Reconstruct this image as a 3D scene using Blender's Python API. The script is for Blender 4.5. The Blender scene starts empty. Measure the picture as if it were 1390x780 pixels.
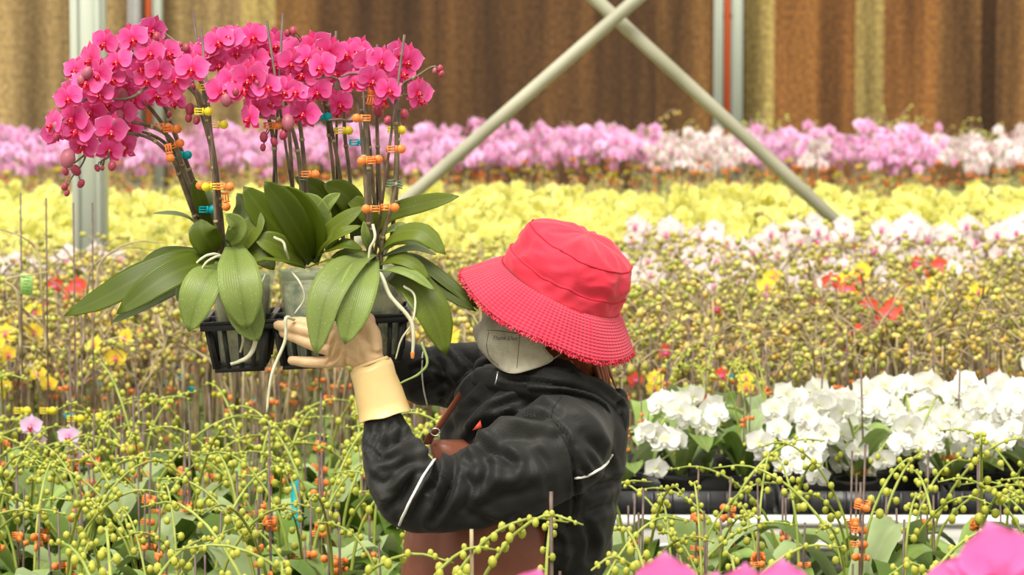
import bpy, math, random
import numpy as np
from mathutils import Vector, Matrix, noise
from mathutils.bvhtree import BVHTree

random.seed(11)
rnd = random.random
def U(a, b): return a + (b - a) * random.random()
C = bpy.context.scene.collection
sc = bpy.context.scene

# ------------------------------------------------------------------ camera, sky, sun, exposure
FPX = 5000.0
CAM = Vector((0, 0, 2.3))
PITCH = math.atan(490 / 5000.0)
cd = bpy.data.cameras.new('camera'); cam = bpy.data.objects.new('camera', cd); C.objects.link(cam)
cam.location = CAM; cam.rotation_euler = (math.pi / 2 - PITCH, 0, 0)
cd.sensor_width = 36; cd.lens = 36 * FPX / 1390.0
cd.clip_end = 200
cd.dof.use_dof = True; cd.dof.focus_distance = 7.0; cd.dof.aperture_fstop = 8.5
sc.camera = cam

w = bpy.data.worlds.new('world'); sc.world = w; w.use_nodes = True
nt = w.node_tree; nt.nodes.clear()
wo = nt.nodes.new('ShaderNodeOutputWorld'); bg = nt.nodes.new('ShaderNodeBackground')
tc = nt.nodes.new('ShaderNodeTexCoord'); sep = nt.nodes.new('ShaderNodeSeparateXYZ')
rp = nt.nodes.new('ShaderNodeValToRGB')
rp.color_ramp.elements[0].position = 0.0; rp.color_ramp.elements[0].color = (0.72, 0.64, 0.50, 1)
rp.color_ramp.elements[1].position = 0.75; rp.color_ramp.elements[1].color = (1.0, 0.965, 0.88, 1)
nt.links.new(tc.outputs['Generated'], sep.inputs[0]); nt.links.new(sep.outputs['Z'], rp.inputs[0])
nt.links.new(rp.outputs[0], bg.inputs[0]); bg.inputs[1].default_value = 0.95
nt.links.new(bg.outputs[0], wo.inputs[0])
sd = bpy.data.lights.new('sun', 'SUN'); sun = bpy.data.objects.new('sun', sd); C.objects.link(sun)
sd.energy = 3.5; sd.angle = math.radians(35); sd.color = (1.0, 0.95, 0.86)
sun.rotation_euler = (math.radians(30), math.radians(-16), 0)
sun.location = (0, 0, 8)
sc.view_settings.view_transform = 'Standard'; sc.view_settings.look = 'None'
sc.view_settings.exposure = 0.45; sc.view_settings.gamma = 1.0
sc.view_settings.use_curve_mapping = False
sc.cycles.max_bounces = 6; sc.cycles.transparent_max_bounces = 8
sc.cycles.use_denoising = True

FW = Vector((0, math.cos(PITCH), -math.sin(PITCH))); UPV = Vector((0, math.sin(PITCH), math.cos(PITCH)))
def at(px, py, Y):
    d = FW + Vector((1, 0, 0)) * ((px - 695) / FPX) + UPV * (-(py - 390) / FPX)
    return CAM + d * (Y / d.y)
def topx(p):
    q = Vector(p) - CAM; f = q.dot(FW)
    return 695 + FPX * q.x / f, 390 - FPX * q.dot(UPV) / f
def zat(py, Y): return at(695, py, Y).z
def xat(px, Y): return at(px, 390, Y).x

# ------------------------------------------------------------------ geometry container
class Geo:
    def __init__(s): s.V = []; s.F = []; s.M = []; s.T = []
    def add(s, V, F, m, T=None):
        o = len(s.V); s.V += [tuple(v) for v in V]; s.F += [tuple(i + o for i in f) for f in F]; s.M += [m] * len(F)
        s.T += list(T) if T is not None else [(0.5, 0.5)] * len(V)
        return s
    def merge(s, g, mat=None):
        V = g.V if mat is None else [tuple(mat @ Vector(v)) for v in g.V]
        o = len(s.V); s.V += V; s.F += [tuple(i + o for i in f) for f in g.F]; s.M += g.M; s.T += g.T
        return s
MATS = {}
def build_mesh(name, V, loops, counts, mids, names, T=None, smooth=True):
    me = bpy.data.meshes.new(name)
    V = np.asarray(V, dtype=np.float32).reshape(-1, 3)
    me.vertices.add(len(V)); me.vertices.foreach_set('co', V.ravel())
    me.loops.add(len(loops)); me.loops.foreach_set('vertex_index', np.asarray(loops, dtype=np.int32))
    counts = np.asarray(counts, dtype=np.int32)
    me.polygons.add(len(counts))
    me.polygons.foreach_set('loop_start', (np.cumsum(counts) - counts).astype(np.int32))
    me.polygons.foreach_set('material_index', np.asarray(mids, dtype=np.int32))
    for n in names: me.materials.append(MATS[n])
    me.update(calc_edges=True)
    if smooth: me.polygons.foreach_set('use_smooth', np.ones(len(counts), dtype=bool))
    if T is not None:
        a = me.attributes.new('puv', 'FLOAT2', 'POINT'); a.data.foreach_set('vector', np.asarray(T, dtype=np.float32).ravel())
    me.validate()
    return me
def gmesh(name, g, smooth=True):
    names = sorted(set(g.M)); ix = {n: i for i, n in enumerate(names)}
    return build_mesh(name, g.V, [i for f in g.F for i in f], [len(f) for f in g.F], [ix[m] for m in g.M], names, g.T, smooth)
def obj(name, g, parent=None, smooth=True):
    me = g if isinstance(g, bpy.types.Mesh) else gmesh(name, g, smooth)
    o = bpy.data.objects.new(name, me); C.objects.link(o)
    if parent is not None: o.parent = parent
    return o
def tag(o, label=None, cat=None, group=None, kind=None):
    if label: o['label'] = label
    if cat: o['category'] = cat
    if group: o['group'] = group
    if kind: o['kind'] = kind
    return o
def thing(name, loc=(0, 0, 0), label=None, cat=None, group=None):
    o = bpy.data.objects.new(name, None); o.empty_display_size = 0.05; C.objects.link(o); o.location = loc
    return tag(o, label, cat, group)
def copy_tree(o, parent=None):
    c = o.copy(); C.objects.link(c)
    if parent is not None: c.parent = parent
    for ch in KIDS[o.name]: copy_into(ch, c)
    return c
KIDS = {}
def kids_of(root):
    KIDS.clear()
    def rec(o):
        KIDS[o.name] = [c for c in ALLKIDS.get(o, [])]
        for c in KIDS[o.name]: rec(c)
    rec(root)
def tree_list(o):
    return (o, [tree_list(c) for c in o.children])
def dup(tree, parent=None):
    o, ch = tree
    c = o.copy(); C.objects.link(c)
    if parent is not None: c.parent = parent
    for t in ch: dup(t, c)
    return c
def local(g, origin):
    ox, oy, oz = origin
    g.V = [(x - ox, y - oy, z - oz) for x, y, z in g.V]; return g

# ------------------------------------------------------------------ materials
def new_mat(name):
    m = bpy.data.materials.new(name); m.use_nodes = True; m.node_tree.nodes.clear(); MATS[name] = m
    return m, m.node_tree
def mat(name, col, rough=0.6, col2=None, scale=20.0, trans=0.0, bump=0.0, bscale=60.0, metal=0.0, spec=0.4, rand=0.0, sheen=0.0, stretch=None, coat=0.0, contrast=(0.35, 0.65)):
    m, n = new_mat(name); N = n.nodes; L = n.links
    out = N.new('ShaderNodeOutputMaterial'); b = N.new('ShaderNodeBsdfPrincipled')
    b.inputs['Roughness'].default_value = rough; b.inputs['Metallic'].default_value = metal
    b.inputs['Specular IOR Level'].default_value = spec; b.inputs['Sheen Weight'].default_value = sheen
    b.inputs['Coat Weight'].default_value = coat
    c = (*col, 1); b.inputs['Base Color'].default_value = c
    src = None
    co = N.new('ShaderNodeTexCoord'); vec = co.outputs['Object']
    if stretch:
        mp = N.new('ShaderNodeMapping'); mp.inputs['Scale'].default_value = stretch; L.new(vec, mp.inputs[0]); vec = mp.outputs[0]
    if col2:
        no = N.new('ShaderNodeTexNoise'); no.inputs['Scale'].default_value = scale; no.inputs['Detail'].default_value = 3
        L.new(vec, no.inputs['Vector'])
        r = N.new('ShaderNodeValToRGB'); r.color_ramp.elements[0].position, r.color_ramp.elements[1].position = contrast
        r.color_ramp.elements[0].color = c; r.color_ramp.elements[1].color = (*col2, 1)
        L.new(no.outputs['Fac'], r.inputs[0]); src = r.outputs[0]
    if rand:
        oi = N.new('ShaderNodeObjectInfo'); hs = N.new('ShaderNodeHueSaturation')
        mr = N.new('ShaderNodeMapRange'); mr.inputs['To Min'].default_value = 1 - rand; mr.inputs['To Max'].default_value = 1 + rand
        L.new(oi.outputs['Random'], mr.inputs[0]); L.new(mr.outputs[0], hs.inputs['Value'])
        if src: L.new(src, hs.inputs['Color'])
        else: hs.inputs['Color'].default_value = c
        src = hs.outputs[0]
    if src: L.new(src, b.inputs['Base Color'])
    if bump:
        nb = N.new('ShaderNodeTexNoise'); nb.inputs['Scale'].default_value = bscale; L.new(vec, nb.inputs['Vector'])
        bp = N.new('ShaderNodeBump'); bp.inputs['Strength'].default_value = bump; bp.inputs['Distance'].default_value = 0.002
        L.new(nb.outputs['Fac'], bp.inputs['Height']); L.new(bp.outputs[0], b.inputs['Normal'])
    if trans:
        t = N.new('ShaderNodeBsdfTranslucent'); mx = N.new('ShaderNodeMixShader'); mx.inputs[0].default_value = trans
        if src: L.new(src, t.inputs[0])
        else: t.inputs[0].default_value = c
        L.new(b.outputs[0], mx.inputs[1]); L.new(t.outputs[0], mx.inputs[2]); L.new(mx.outputs[0], out.inputs[0])
    else: L.new(b.outputs[0], out.inputs[0])
    return m
def petal_mat(name, centre, mid, edge, trans=0.4, rough=0.5, vein=0.15, rand=0.0):
    """colour of the petal itself by its own coordinates: throat, blade and pale rim, with fine veins"""
    m, n = new_mat(name); N = n.nodes; L = n.links
    out = N.new('ShaderNodeOutputMaterial'); b = N.new('ShaderNodeBsdfPrincipled'); b.inputs['Roughness'].default_value = rough
    b.inputs['Specular IOR Level'].default_value = 0.3; b.inputs['Sheen Weight'].default_value = 0.15
    a = N.new('ShaderNodeAttribute'); a.attribute_name = 'puv'; s = N.new('ShaderNodeSeparateXYZ'); L.new(a.outputs['Vector'], s.inputs[0])
    r = N.new('ShaderNodeValToRGB'); e = r.color_ramp.elements
    e[0].position = 0.05; e[0].color = (*centre, 1); e[1].position = 1.0; e[1].color = (*edge, 1)
    k = e.new(0.38); k.color = (*mid, 1); k2 = e.new(0.84); k2.color = (*[(x * .75 + y * .25) for x, y in zip(mid, edge)], 1)
    wv = N.new('ShaderNodeMath'); wv.operation = 'MULTIPLY'; wv.inputs[1].default_value = 60
    sn = N.new('ShaderNodeMath'); sn.operation = 'SINE'; L.new(s.outputs['Y'], wv.inputs[0]); L.new(wv.outputs[0], sn.inputs[0])
    m2 = N.new('ShaderNodeMath'); m2.operation = 'MULTIPLY_ADD'; m2.inputs[1].default_value = vein * 0.12; L.new(sn.outputs[0], m2.inputs[0]); L.new(s.outputs['X'], m2.inputs[2])
    L.new(m2.outputs[0], r.inputs[0]); src = r.outputs[0]
    if rand:
        oi = N.new('ShaderNodeObjectInfo'); hs = N.new('ShaderNodeHueSaturation')
        mr = N.new('ShaderNodeMapRange'); mr.inputs['To Min'].default_value = 1 - rand; mr.inputs['To Max'].default_value = 1 + rand * .6
        L.new(oi.outputs['Random'], mr.inputs[0]); L.new(mr.outputs[0], hs.inputs['Value']); L.new(src, hs.inputs['Color']); src = hs.outputs[0]
    L.new(src, b.inputs['Base Color'])
    t = N.new('ShaderNodeBsdfTranslucent'); L.new(src, t.inputs[0]); mx = N.new('ShaderNodeMixShader'); mx.inputs[0].default_value = trans
    L.new(b.outputs[0], mx.inputs[1]); L.new(t.outputs[0], mx.inputs[2]); L.new(mx.outputs[0], out.inputs[0])
def leaf_mat(name, blade, rib, trans=0.2, rough=0.35, rand=0.12, spots=0.0):
    m, n = new_mat(name); N = n.nodes; L = n.links
    out = N.new('ShaderNodeOutputMaterial'); b = N.new('ShaderNodeBsdfPrincipled'); b.inputs['Roughness'].default_value = rough
    b.inputs['Specular IOR Level'].default_value = 0.34
    a = N.new('ShaderNodeAttribute'); a.attribute_name = 'puv'; s = N.new('ShaderNodeSeparateXYZ'); L.new(a.outputs['Vector'], s.inputs[0])
    d = N.new('ShaderNodeMath'); d.operation = 'SUBTRACT'; d.inputs[1].default_value = 0.5; L.new(s.outputs['Y'], d.inputs[0])
    ab = N.new('ShaderNodeMath'); ab.operation = 'ABSOLUTE'; L.new(d.outputs[0], ab.inputs[0])
    r = N.new('ShaderNodeValToRGB'); e = r.color_ramp.elements; e[0].position = 0.0; e[0].color = (*rib, 1); e[1].position = 0.09; e[1].color = (*blade, 1)
    k = e.new(0.5); k.color = (*[min(1, x * 1.18) for x in blade], 1)
    L.new(ab.outputs[0], r.inputs[0])
    co = N.new('ShaderNodeTexCoord'); no = N.new('ShaderNodeTexNoise'); no.inputs['Scale'].default_value = 18; L.new(co.outputs['Object'], no.inputs['Vector'])
    oi = N.new('ShaderNodeObjectInfo'); ad = N.new('ShaderNodeMath'); ad.operation = 'ADD'; L.new(oi.outputs['Random'], ad.inputs[0]); L.new(no.outputs['Fac'], ad.inputs[1])
    mr = N.new('ShaderNodeMapRange'); mr.inputs['From Max'].default_value = 1.6; mr.inputs['To Min'].default_value = 1 - rand * 1.3; mr.inputs['To Max'].default_value = 1 + rand * 1.3
    L.new(ad.outputs[0], mr.inputs[0])
    hs = N.new('ShaderNodeHueSaturation'); L.new(r.outputs[0], hs.inputs['Color']); L.new(mr.outputs[0], hs.inputs['Value'])
    src = hs.outputs[0]
    if spots:
        vo = N.new('ShaderNodeTexNoise'); vo.inputs['Scale'].default_value = 420; vo.inputs['Detail'].default_value = 1; L.new(co.outputs['Object'], vo.inputs['Vector'])
        rr = N.new('ShaderNodeValToRGB'); rr.color_ramp.elements[0].position = 0.66; rr.color_ramp.elements[1].position = 0.72; L.new(vo.outputs['Fac'], rr.inputs[0])
        mc = N.new('ShaderNodeMix'); mc.data_type = 'RGBA'; sm = N.new('ShaderNodeMath'); sm.operation = 'MULTIPLY'; sm.inputs[1].default_value = spots
        L.new(rr.outputs[0], sm.inputs[0]); L.new(sm.outputs[0], mc.inputs[0]); L.new(src, mc.inputs[6]); mc.inputs[7].default_value = (.8, .85, .65, 1); src = mc.outputs[2]
    L.new(src, b.inputs['Base Color'])
    wv = N.new('ShaderNodeMath'); wv.operation = 'MULTIPLY'; wv.inputs[1].default_value = 110; L.new(s.outputs['Y'], wv.inputs[0])
    sn = N.new('ShaderNodeMath'); sn.operation = 'SINE'; L.new(wv.outputs[0], sn.inputs[0])
    bp = N.new('ShaderNodeBump'); bp.inputs['Strength'].default_value = 0.25; bp.inputs['Distance'].default_value = 0.0006; L.new(sn.outputs[0], bp.inputs['Height']); L.new(bp.outputs[0], b.inputs['Normal'])
    t = N.new('ShaderNodeBsdfTranslucent'); L.new(src, t.inputs[0]); mx = N.new('ShaderNodeMixShader'); mx.inputs[0].default_value = trans
    L.new(b.outputs[0], mx.inputs[1]); L.new(t.outputs[0], mx.inputs[2]); L.new(mx.outputs[0], out.inputs[0])

petal_mat('magenta_petal', (0.70, 0.004, 0.09), (0.85, 0.065, 0.34), (0.97, 0.42, 0.76), 0.36, rand=0.16)
petal_mat('magenta_sepal', (0.58, 0.004, 0.05), (0.68, 0.018, 0.16), (0.90, 0.20, 0.48), 0.3, rand=0.3)
petal_mat('pink_petal', (0.75, 0.22, 0.45), (0.86, 0.46, 0.75), (0.92, 0.68, 0.88), 0.3)
petal_mat('pale_pink_petal', (0.85, 0.45, 0.55), (0.92, 0.84, 0.83), (0.95, 0.90, 0.89), 0.35)
petal_mat('yellow_petal', (0.76, 0.72, 0.14), (0.92, 0.89, 0.27), (0.95, 0.94, 0.48), 0.38)
petal_mat('golden_petal', (0.85, 0.35, 0.08), (0.94, 0.72, 0.06), (0.96, 0.84, 0.15), 0.35)
petal_mat('red_petal', (0.80, 0.20, 0.45), (0.80, 0.10, 0.05), (0.88, 0.20, 0.10), 0.3)
petal_mat('white_petal', (0.70, 0.72, 0.36), (0.87, 0.87, 0.82), (0.91, 0.91, 0.87), 0.3, vein=.05)
petal_mat('lilac_petal', (0.75, 0.25, 0.55), (0.80, 0.55, 0.82), (0.88, 0.72, 0.90), 0.35)
petal_mat('near_petal', (0.75, 0.01, 0.16), (0.82, 0.12, 0.42), (0.90, 0.32, 0.68), 0.35)
mat('lip_red', (0.62, 0.0, 0.03), 0.4, trans=0.2)
mat('lip_gold', (0.92, 0.42, 0.12), 0.5)
mat('lip_pink', (0.85, 0.12, 0.38), 0.4, trans=0.2)
mat('lip_yellow', (0.9, 0.8, 0.2), 0.4)
mat('maroon_bud', (0.28, 0.018, 0.05), 0.4, (0.42, 0.07, 0.11), 60)
mat('pink_bud', (0.42, 0.10, 0.17), 0.45, (0.30, 0.10, 0.11), 60)
mat('green_bud', (0.40, 0.43, 0.04), 0.42, (0.55, 0.55, 0.09), 40, trans=0.15, rand=0.08)
mat('green_stem', (0.22, 0.28, 0.04), 0.45, (0.35, 0.40, 0.08), 25, rand=0.08)
mat('olive_bud', (0.27, 0.24, 0.045), 0.5, (0.52, 0.46, 0.10), 30, rand=0.25)
mat('lime_bud', (0.29, 0.33, 0.05), 0.5, (0.52, 0.52, 0.11), 30, rand=0.2)
mat('ochre_bud', (0.52, 0.34, 0.06), 0.5, (0.66, 0.55, 0.16), 30, rand=0.2)
mat('twig', (0.19, 0.13, 0.07), 0.7, (0.46, 0.38, 0.22), 18, rand=0.15)
mat('hero_stem', (0.085, 0.062, 0.042), 0.5, (0.20, 0.16, 0.09), 30)
mat('stake', (0.075, 0.045, 0.035), 0.45, (0.15, 0.10, 0.08), 40)
mat('orange_clip', (1.0, 0.33, 0.08), 0.35, trans=0.25)
mat('yellow_clip', (0.90, 0.78, 0.05), 0.35, trans=0.25)
mat('teal_clip', (0.0, 0.50, 0.55), 0.35, trans=0.25)
mat('wire_green', (0.12, 0.22, 0.15), 0.4)
leaf_mat('dark_leaf', (0.060, 0.090, 0.002), (0.080, 0.112, 0.005), 0.16, 0.36)
leaf_mat('mid_leaf', (0.105, 0.145, 0.010), (0.130, 0.172, 0.018), 0.2, 0.34, spots=.1)
leaf_mat('pale_leaf', (0.185, 0.250, 0.058), (0.145, 0.205, 0.040), 0.2, 0.42, spots=.25)
leaf_mat('grey_leaf', (0.24, 0.31, 0.14), (0.29, 0.36, 0.18), 0.2, 0.5)
leaf_mat('bench_leaf', (0.19, 0.27, 0.07), (0.24, 0.32, 0.10), 0.25, 0.3, rand=.4)
leaf_mat('bench_leaf_pale', (0.28, 0.36, 0.16), (0.33, 0.41, 0.2), 0.2, 0.5, rand=.2)
leaf_mat('bench_leaf_dark', (0.085, 0.15, 0.018), (0.12, 0.2, 0.03), 0.15, 0.3, rand=.3)
mat('root', (0.50, 0.52, 0.33), 0.55, (0.66, 0.64, 0.48), 50)
mat('root_green', (0.24, 0.32, 0.10), 0.5)
mat('root_tip', (0.70, 0.25, 0.06), 0.5)
mat('pot_black', (0.022, 0.021, 0.02), 0.6, spec=.25)
mat('tray_black', (0.018, 0.018, 0.02), 0.35, (0.035, 0.035, 0.037), 20, bump=.3, bscale=120)
mat('moss', (0.07, 0.19, 0.06), 0.9, (0.78, 0.72, 0.50), 30, bump=1.0, bscale=150, contrast=(.42, .56))
mat('bark', (0.30, 0.20, 0.11), 0.9, (0.80, 0.70, 0.50), 34, bump=1.0, bscale=120)
m, n = new_mat('clear_pot'); N = n.nodes; L = n.links
o_ = N.new('ShaderNodeOutputMaterial'); tr = N.new('ShaderNodeBsdfTransparent'); pb = N.new('ShaderNodeBsdfPrincipled'); mx = N.new('ShaderNodeMixShader')
tr.inputs[0].default_value = (.9, .93, .88, 1); pb.inputs['Base Color'].default_value = (.80, .84, .74, 1); pb.inputs['Roughness'].default_value = .15; mx.inputs[0].default_value = .2
L.new(tr.outputs[0], mx.inputs[1]); L.new(pb.outputs[0], mx.inputs[2]); L.new(mx.outputs[0], o_.inputs[0])
mat('skin', (0.36, 0.13, 0.05), 0.5, (0.42, 0.17, 0.07), 12)
mat('eye_white', (0.8, 0.78, 0.74), 0.2); mat('iris', (0.04, 0.02, 0.01), 0.2); mat('lips', (0.38, 0.10, 0.08), 0.4)
mat('hair', (0.20, 0.05, 0.018), 0.4, (0.36, 0.11, 0.04), 60, stretch=(1, 1, .2))
mat('glove', (0.62, 0.40, 0.215), 0.42, (0.70, 0.48, 0.27), 14, bump=.25, bscale=40, sheen=.1)
mat('glove_cuff', (0.68, 0.48, 0.20), 0.4, (0.74, 0.55, 0.26), 10, bump=.2, bscale=30)
mat('jacket', (0.0105, 0.0105, 0.010), 0.6, (0.020, 0.020, 0.018), 9, bump=.3, bscale=260, sheen=.05, spec=.25)
mat('jacket_dust', (0.075, 0.070, 0.058), 0.8, (0.02, 0.02, 0.019), 20)
mat('piping', (0.86, 0.84, 0.78), 0.5); mat('seam', (0.008, 0.008, 0.008), 0.8)
mat('apron', (0.19, 0.055, 0.030), 0.42, (0.25, 0.08, 0.045), 10, bump=.3, bscale=90)
mat('steel', (0.6, 0.6, 0.58), 0.3, metal=.9)
mat('trousers', (0.03, 0.032, 0.045), 0.8); mat('boots', (0.02, 0.02, 0.02), 0.4)
mat('hat_cloth', (0.60, 0.016, 0.045), 0.75, (0.68, 0.030, 0.068), 12, bump=.4, bscale=500, sheen=.15)
mat('hat_thread', (0.72, 0.02, 0.06), 0.8, (0.90, 0.10, 0.16), 60)
mat('hat_stitch', (0.56, 0.014, 0.038), 0.8)
mat('brim_stitch', (0.62, 0.02, 0.055), 0.8)
mat('print_ink', (0.035, 0.032, 0.025), 0.6)
mat('white_steel', (0.47, 0.53, 0.45), 0.4, (0.55, 0.59, 0.50), 3, stretch=(8, 8, .3))
mat('brace_steel', (0.32, 0.32, 0.225), 0.45, (0.45, 0.44, 0.33), 3, bump=.2)
mat('rail_white', (0.80, 0.80, 0.76), 0.35, (0.72, 0.71, 0.66), 5)
mat('galvanised', (0.40, 0.41, 0.40), 0.45, (0.52, 0.52, 0.50), 8, metal=.3)
mat('red_pipe', (0.50, 0.08, 0.015), 0.5)
mat('concrete', (0.20, 0.185, 0.155), 0.9, (0.30, 0.28, 0.24), 3, bump=.6, bscale=40)
mat('tag_green', (0.52, 0.80, 0.28), 0.5, trans=.3); mat('tag_ink', (0.08, 0.25, 0.06), 0.6)
# stitched and woven reliefs
def add_wave(name, ax, freq, strength, freq2=None):
    m = MATS[name]; N = m.node_tree.nodes; L = m.node_tree.links
    b = next(x for x in N if x.type == 'BSDF_PRINCIPLED')
    a = N.new('ShaderNodeAttribute'); a.attribute_name = 'puv'; s = N.new('ShaderNodeSeparateXYZ'); L.new(a.outputs['Vector'], s.inputs[0])
    def wave(o, f):
        q = N.new('ShaderNodeMath'); q.operation = 'MULTIPLY'; q.inputs[1].default_value = f; L.new(o, q.inputs[0])
        z = N.new('ShaderNodeMath'); z.operation = 'SINE'; L.new(q.outputs[0], z.inputs[0]); return z.outputs[0]
    h = wave(s.outputs[ax], freq)
    if freq2:
        h2 = wave(s.outputs['Y' if ax == 'X' else 'X'], freq2); ad = N.new('ShaderNodeMath'); ad.operation = 'ADD'; L.new(h, ad.inputs[0]); L.new(h2, ad.inputs[1]); h = ad.outputs[0]
    bp = N.new('ShaderNodeBump'); bp.inputs['Strength'].default_value = strength; bp.inputs['Distance'].default_value = 0.0012
    L.new(h, bp.inputs['Height']); L.new(bp.outputs[0], b.inputs['Normal'])
mat('hat_brim', (0.66, 0.026, 0.068), 0.75, (0.72, 0.038, 0.088), 12, sheen=.15); add_wave('hat_brim', 'X', 85, 0.8, 700)
mat('mask_cloth', (0.36, 0.34, 0.25), 0.85, (0.43, 0.41, 0.32), 60, sheen=.1); add_wave('mask_cloth', 'Y', 230, 0.35, 230)
# cooling pad: streaked corrugated paper, stains keyed to where the pad hangs
def pad_material():
    m, n = new_mat('cooling_pad'); N = n.nodes; L = n.links
    out = N.new('ShaderNodeOutputMaterial'); b = N.new('ShaderNodeBsdfPrincipled'); b.inputs['Roughness'].default_value = .85; L.new(b.outputs[0], out.inputs[0])
    g = N.new('ShaderNodeNewGeometry'); oi = N.new('ShaderNodeObjectInfo')
    def nz(sc3, detail):
        mp = N.new('ShaderNodeMapping'); mp.inputs['Scale'].default_value = sc3; L.new(g.outputs['Position'], mp.inputs[0])
        q = N.new('ShaderNodeTexNoise'); q.inputs['Scale'].default_value = 1; q.inputs['Detail'].default_value = detail; L.new(mp.outputs[0], q.inputs['Vector']); return q.outputs['Fac']
    a1 = nz((6.5, 0, .35), 4); a2 = nz((46, 0, 30), 1)
    r = N.new('ShaderNodeValToRGB'); e = r.color_ramp.elements; e[0].position = .30; e[0].color = (.42, .38, .32, 1); e[1].position = .72; e[1].color = (1.75, 1.75, 1.65, 1)
    L.new(a1, r.inputs[0])
    r2 = N.new('ShaderNodeValToRGB'); r2.color_ramp.elements[0].position = .4; r2.color_ramp.elements[0].color = (.75, .75, .75, 1); r2.color_ramp.elements[1].position = .62; r2.color_ramp.elements[1].color = (1.3, 1.3, 1.3, 1)
    L.new(a2, r2.inputs[0])
    m1 = N.new('ShaderNodeMix'); m1.data_type = 'RGBA'; m1.blend_type = 'MULTIPLY'; m1.inputs[0].default_value = 1; L.new(oi.outputs['Color'], m1.inputs[6]); L.new(r.outputs[0], m1.inputs[7])
    m2 = N.new('ShaderNodeMix'); m2.data_type = 'RGBA'; m2.blend_type = 'MULTIPLY'; m2.inputs[0].default_value = 1; L.new(m1.outputs[2], m2.inputs[6]); L.new(r2.outputs[0], m2.inputs[7])
    L.new(m2.outputs[2], b.inputs['Base Color'])
pad_material()

# ------------------------------------------------------------------ shape helpers
def resample(P, n):
    P = [Vector(p) for p in P]
    if len(P) == 2: return [P[0].lerp(P[1], i / (n - 1)) for i in range(n)]
    Q = [P[0] * 2 - P[1]] + P + [P[-1] * 2 - P[-2]]
    out = []; m = len(P) - 1
    for i in range(n):
        t = i / (n - 1) * m; k = min(int(t), m - 1); f = t - k
        a, b, c, d = Q[k:k + 4]
        out.append(0.5 * ((2 * b) + (c - a) * f + (2 * a - 5 * b + 4 * c - d) * f * f + (3 * b - a - 3 * c + d) * f ** 3))
    return out
def lerp_list(R, n):
    if not isinstance(R, (list, tuple)): return [R] * n
    out = []
    for i in range(n):
        t = i / (n - 1) * (len(R) - 1); k = min(int(t), len(R) - 2); out.append(R[k] + (R[k + 1] - R[k]) * (t - k))
    return out
def tube(g, P, R, m, n=None, k=6, cap=True, flat=1.0):
    n = n or max(2, len(P)); P = resample(P, n); R = lerp_list(R, n)
    T = [(P[min(i + 1, n - 1)] - P[max(i - 1, 0)]).normalized() for i in range(n)]
    a = Vector((0, 0, 1)) if abs(T[0].z) < .9 else Vector((1, 0, 0))
    X = T[0].cross(a).normalized(); V = []; TT = []
    for i in range(n):
        X = (X - T[i] * X.dot(T[i])).normalized(); Y = T[i].cross(X)
        for j in range(k):
            th = 2 * math.pi * j / k
            V.append(P[i] + X * (math.cos(th) * R[i]) + Y * (math.sin(th) * R[i] * flat)); TT.append((i / (n - 1), j / k))
    F = [(i * k + j, i * k + (j + 1) % k, (i + 1) * k + (j + 1) % k, (i + 1) * k + j) for i in range(n - 1) for j in range(k)]
    if cap: F += [tuple(range(k - 1, -1, -1)), tuple((n - 1) * k + j for j in range(k))]
    return g.add(V, F, m, TT)
def box(g, c, s, m, M=None):
    V = [Vector((c[0] + x * s[0] / 2, c[1] + y * s[1] / 2, c[2] + z * s[2] / 2)) for x in (-1, 1) for y in (-1, 1) for z in (-1, 1)]
    if M is not None: V = [M @ v for v in V]
    return g.add(V, [(0, 1, 3, 2), (4, 6, 7, 5), (0, 4, 5, 1), (2, 3, 7, 6), (0, 2, 6, 4), (1, 5, 7, 3)], m)
def ball(g, c, r, m, nu=8, nv=5, M=None):
    if not isinstance(r, (tuple, list)): r = (r, r, r)
    V = []
    for i in range(nv + 1):
        ph = math.pi * i / nv
        for j in range(nu):
            th = 2 * math.pi * j / nu; p = Vector((r[0] * math.sin(ph) * math.cos(th), r[1] * math.sin(ph) * math.sin(th), r[2] * math.cos(ph)))
            if M is not None: p = M @ p
            V.append(p + Vector(c))
    F = [(i * nu + j, (i + 1) * nu + j, (i + 1) * nu + (j + 1) % nu, i * nu + (j + 1) % nu) for i in range(nv) for j in range(nu)]
    return g.add(V, F, m)
def frame(z, up):
    """rotation whose +Z is z, +Y as near to up as can be"""
    z = Vector(z).normalized(); x = Vector(up).cross(z).normalized(); y = z.cross(x)
    return Matrix((x, y, z)).transposed()
PROFILE = [(0, .42), (.12, .6), (.3, .88), (.5, 1), (.65, .98), (.8, .80), (.92, .44), (.975, .19), (1, .02)]
def prof(t, tab=PROFILE):
    for (a, x), (b, y) in zip(tab, tab[1:]):
        if t <= b: return x + (y - x) * (t - a) / (b - a)
    return tab[-1][1]
def leaf(g, P, width, nrm, m, fold=.25, n=10, half=2, twist=0.0, droop=0.0):
    P = resample(P, n); V = []; T = []
    ts = [i / (n - 1) for i in range(n)]
    N0 = Vector(nrm).normalized()
    for i in range(n):
        tg = (P[min(i + 1, n - 1)] - P[max(i - 1, 0)]).normalized()
        S = tg.cross(N0)
        if S.length < 1e-3: S = tg.cross(Vector((0.3, -0.5, 1)))
        S.normalize(); Nn = S.cross(tg)
        if twist: S = Matrix.Rotation(twist * ts[i], 3, tg) @ S; Nn = S.cross(tg)
        wd = width / 2 * prof(ts[i])
        for j in range(-half, half + 1):
            s = j / half
            V.append(P[i] + S * (wd * s) + Nn * (fold * wd * (abs(s) ** 1.3) - droop * wd * s * s)); T.append((ts[i], s * .5 + .5))
    c = 2 * half + 1
    F = [(i * c + j, i * c + j + 1, (i + 1) * c + j + 1, (i + 1) * c + j) for i in range(n - 1) for j in range(c - 1)]
    return g.add(V, F, m, T)
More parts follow.
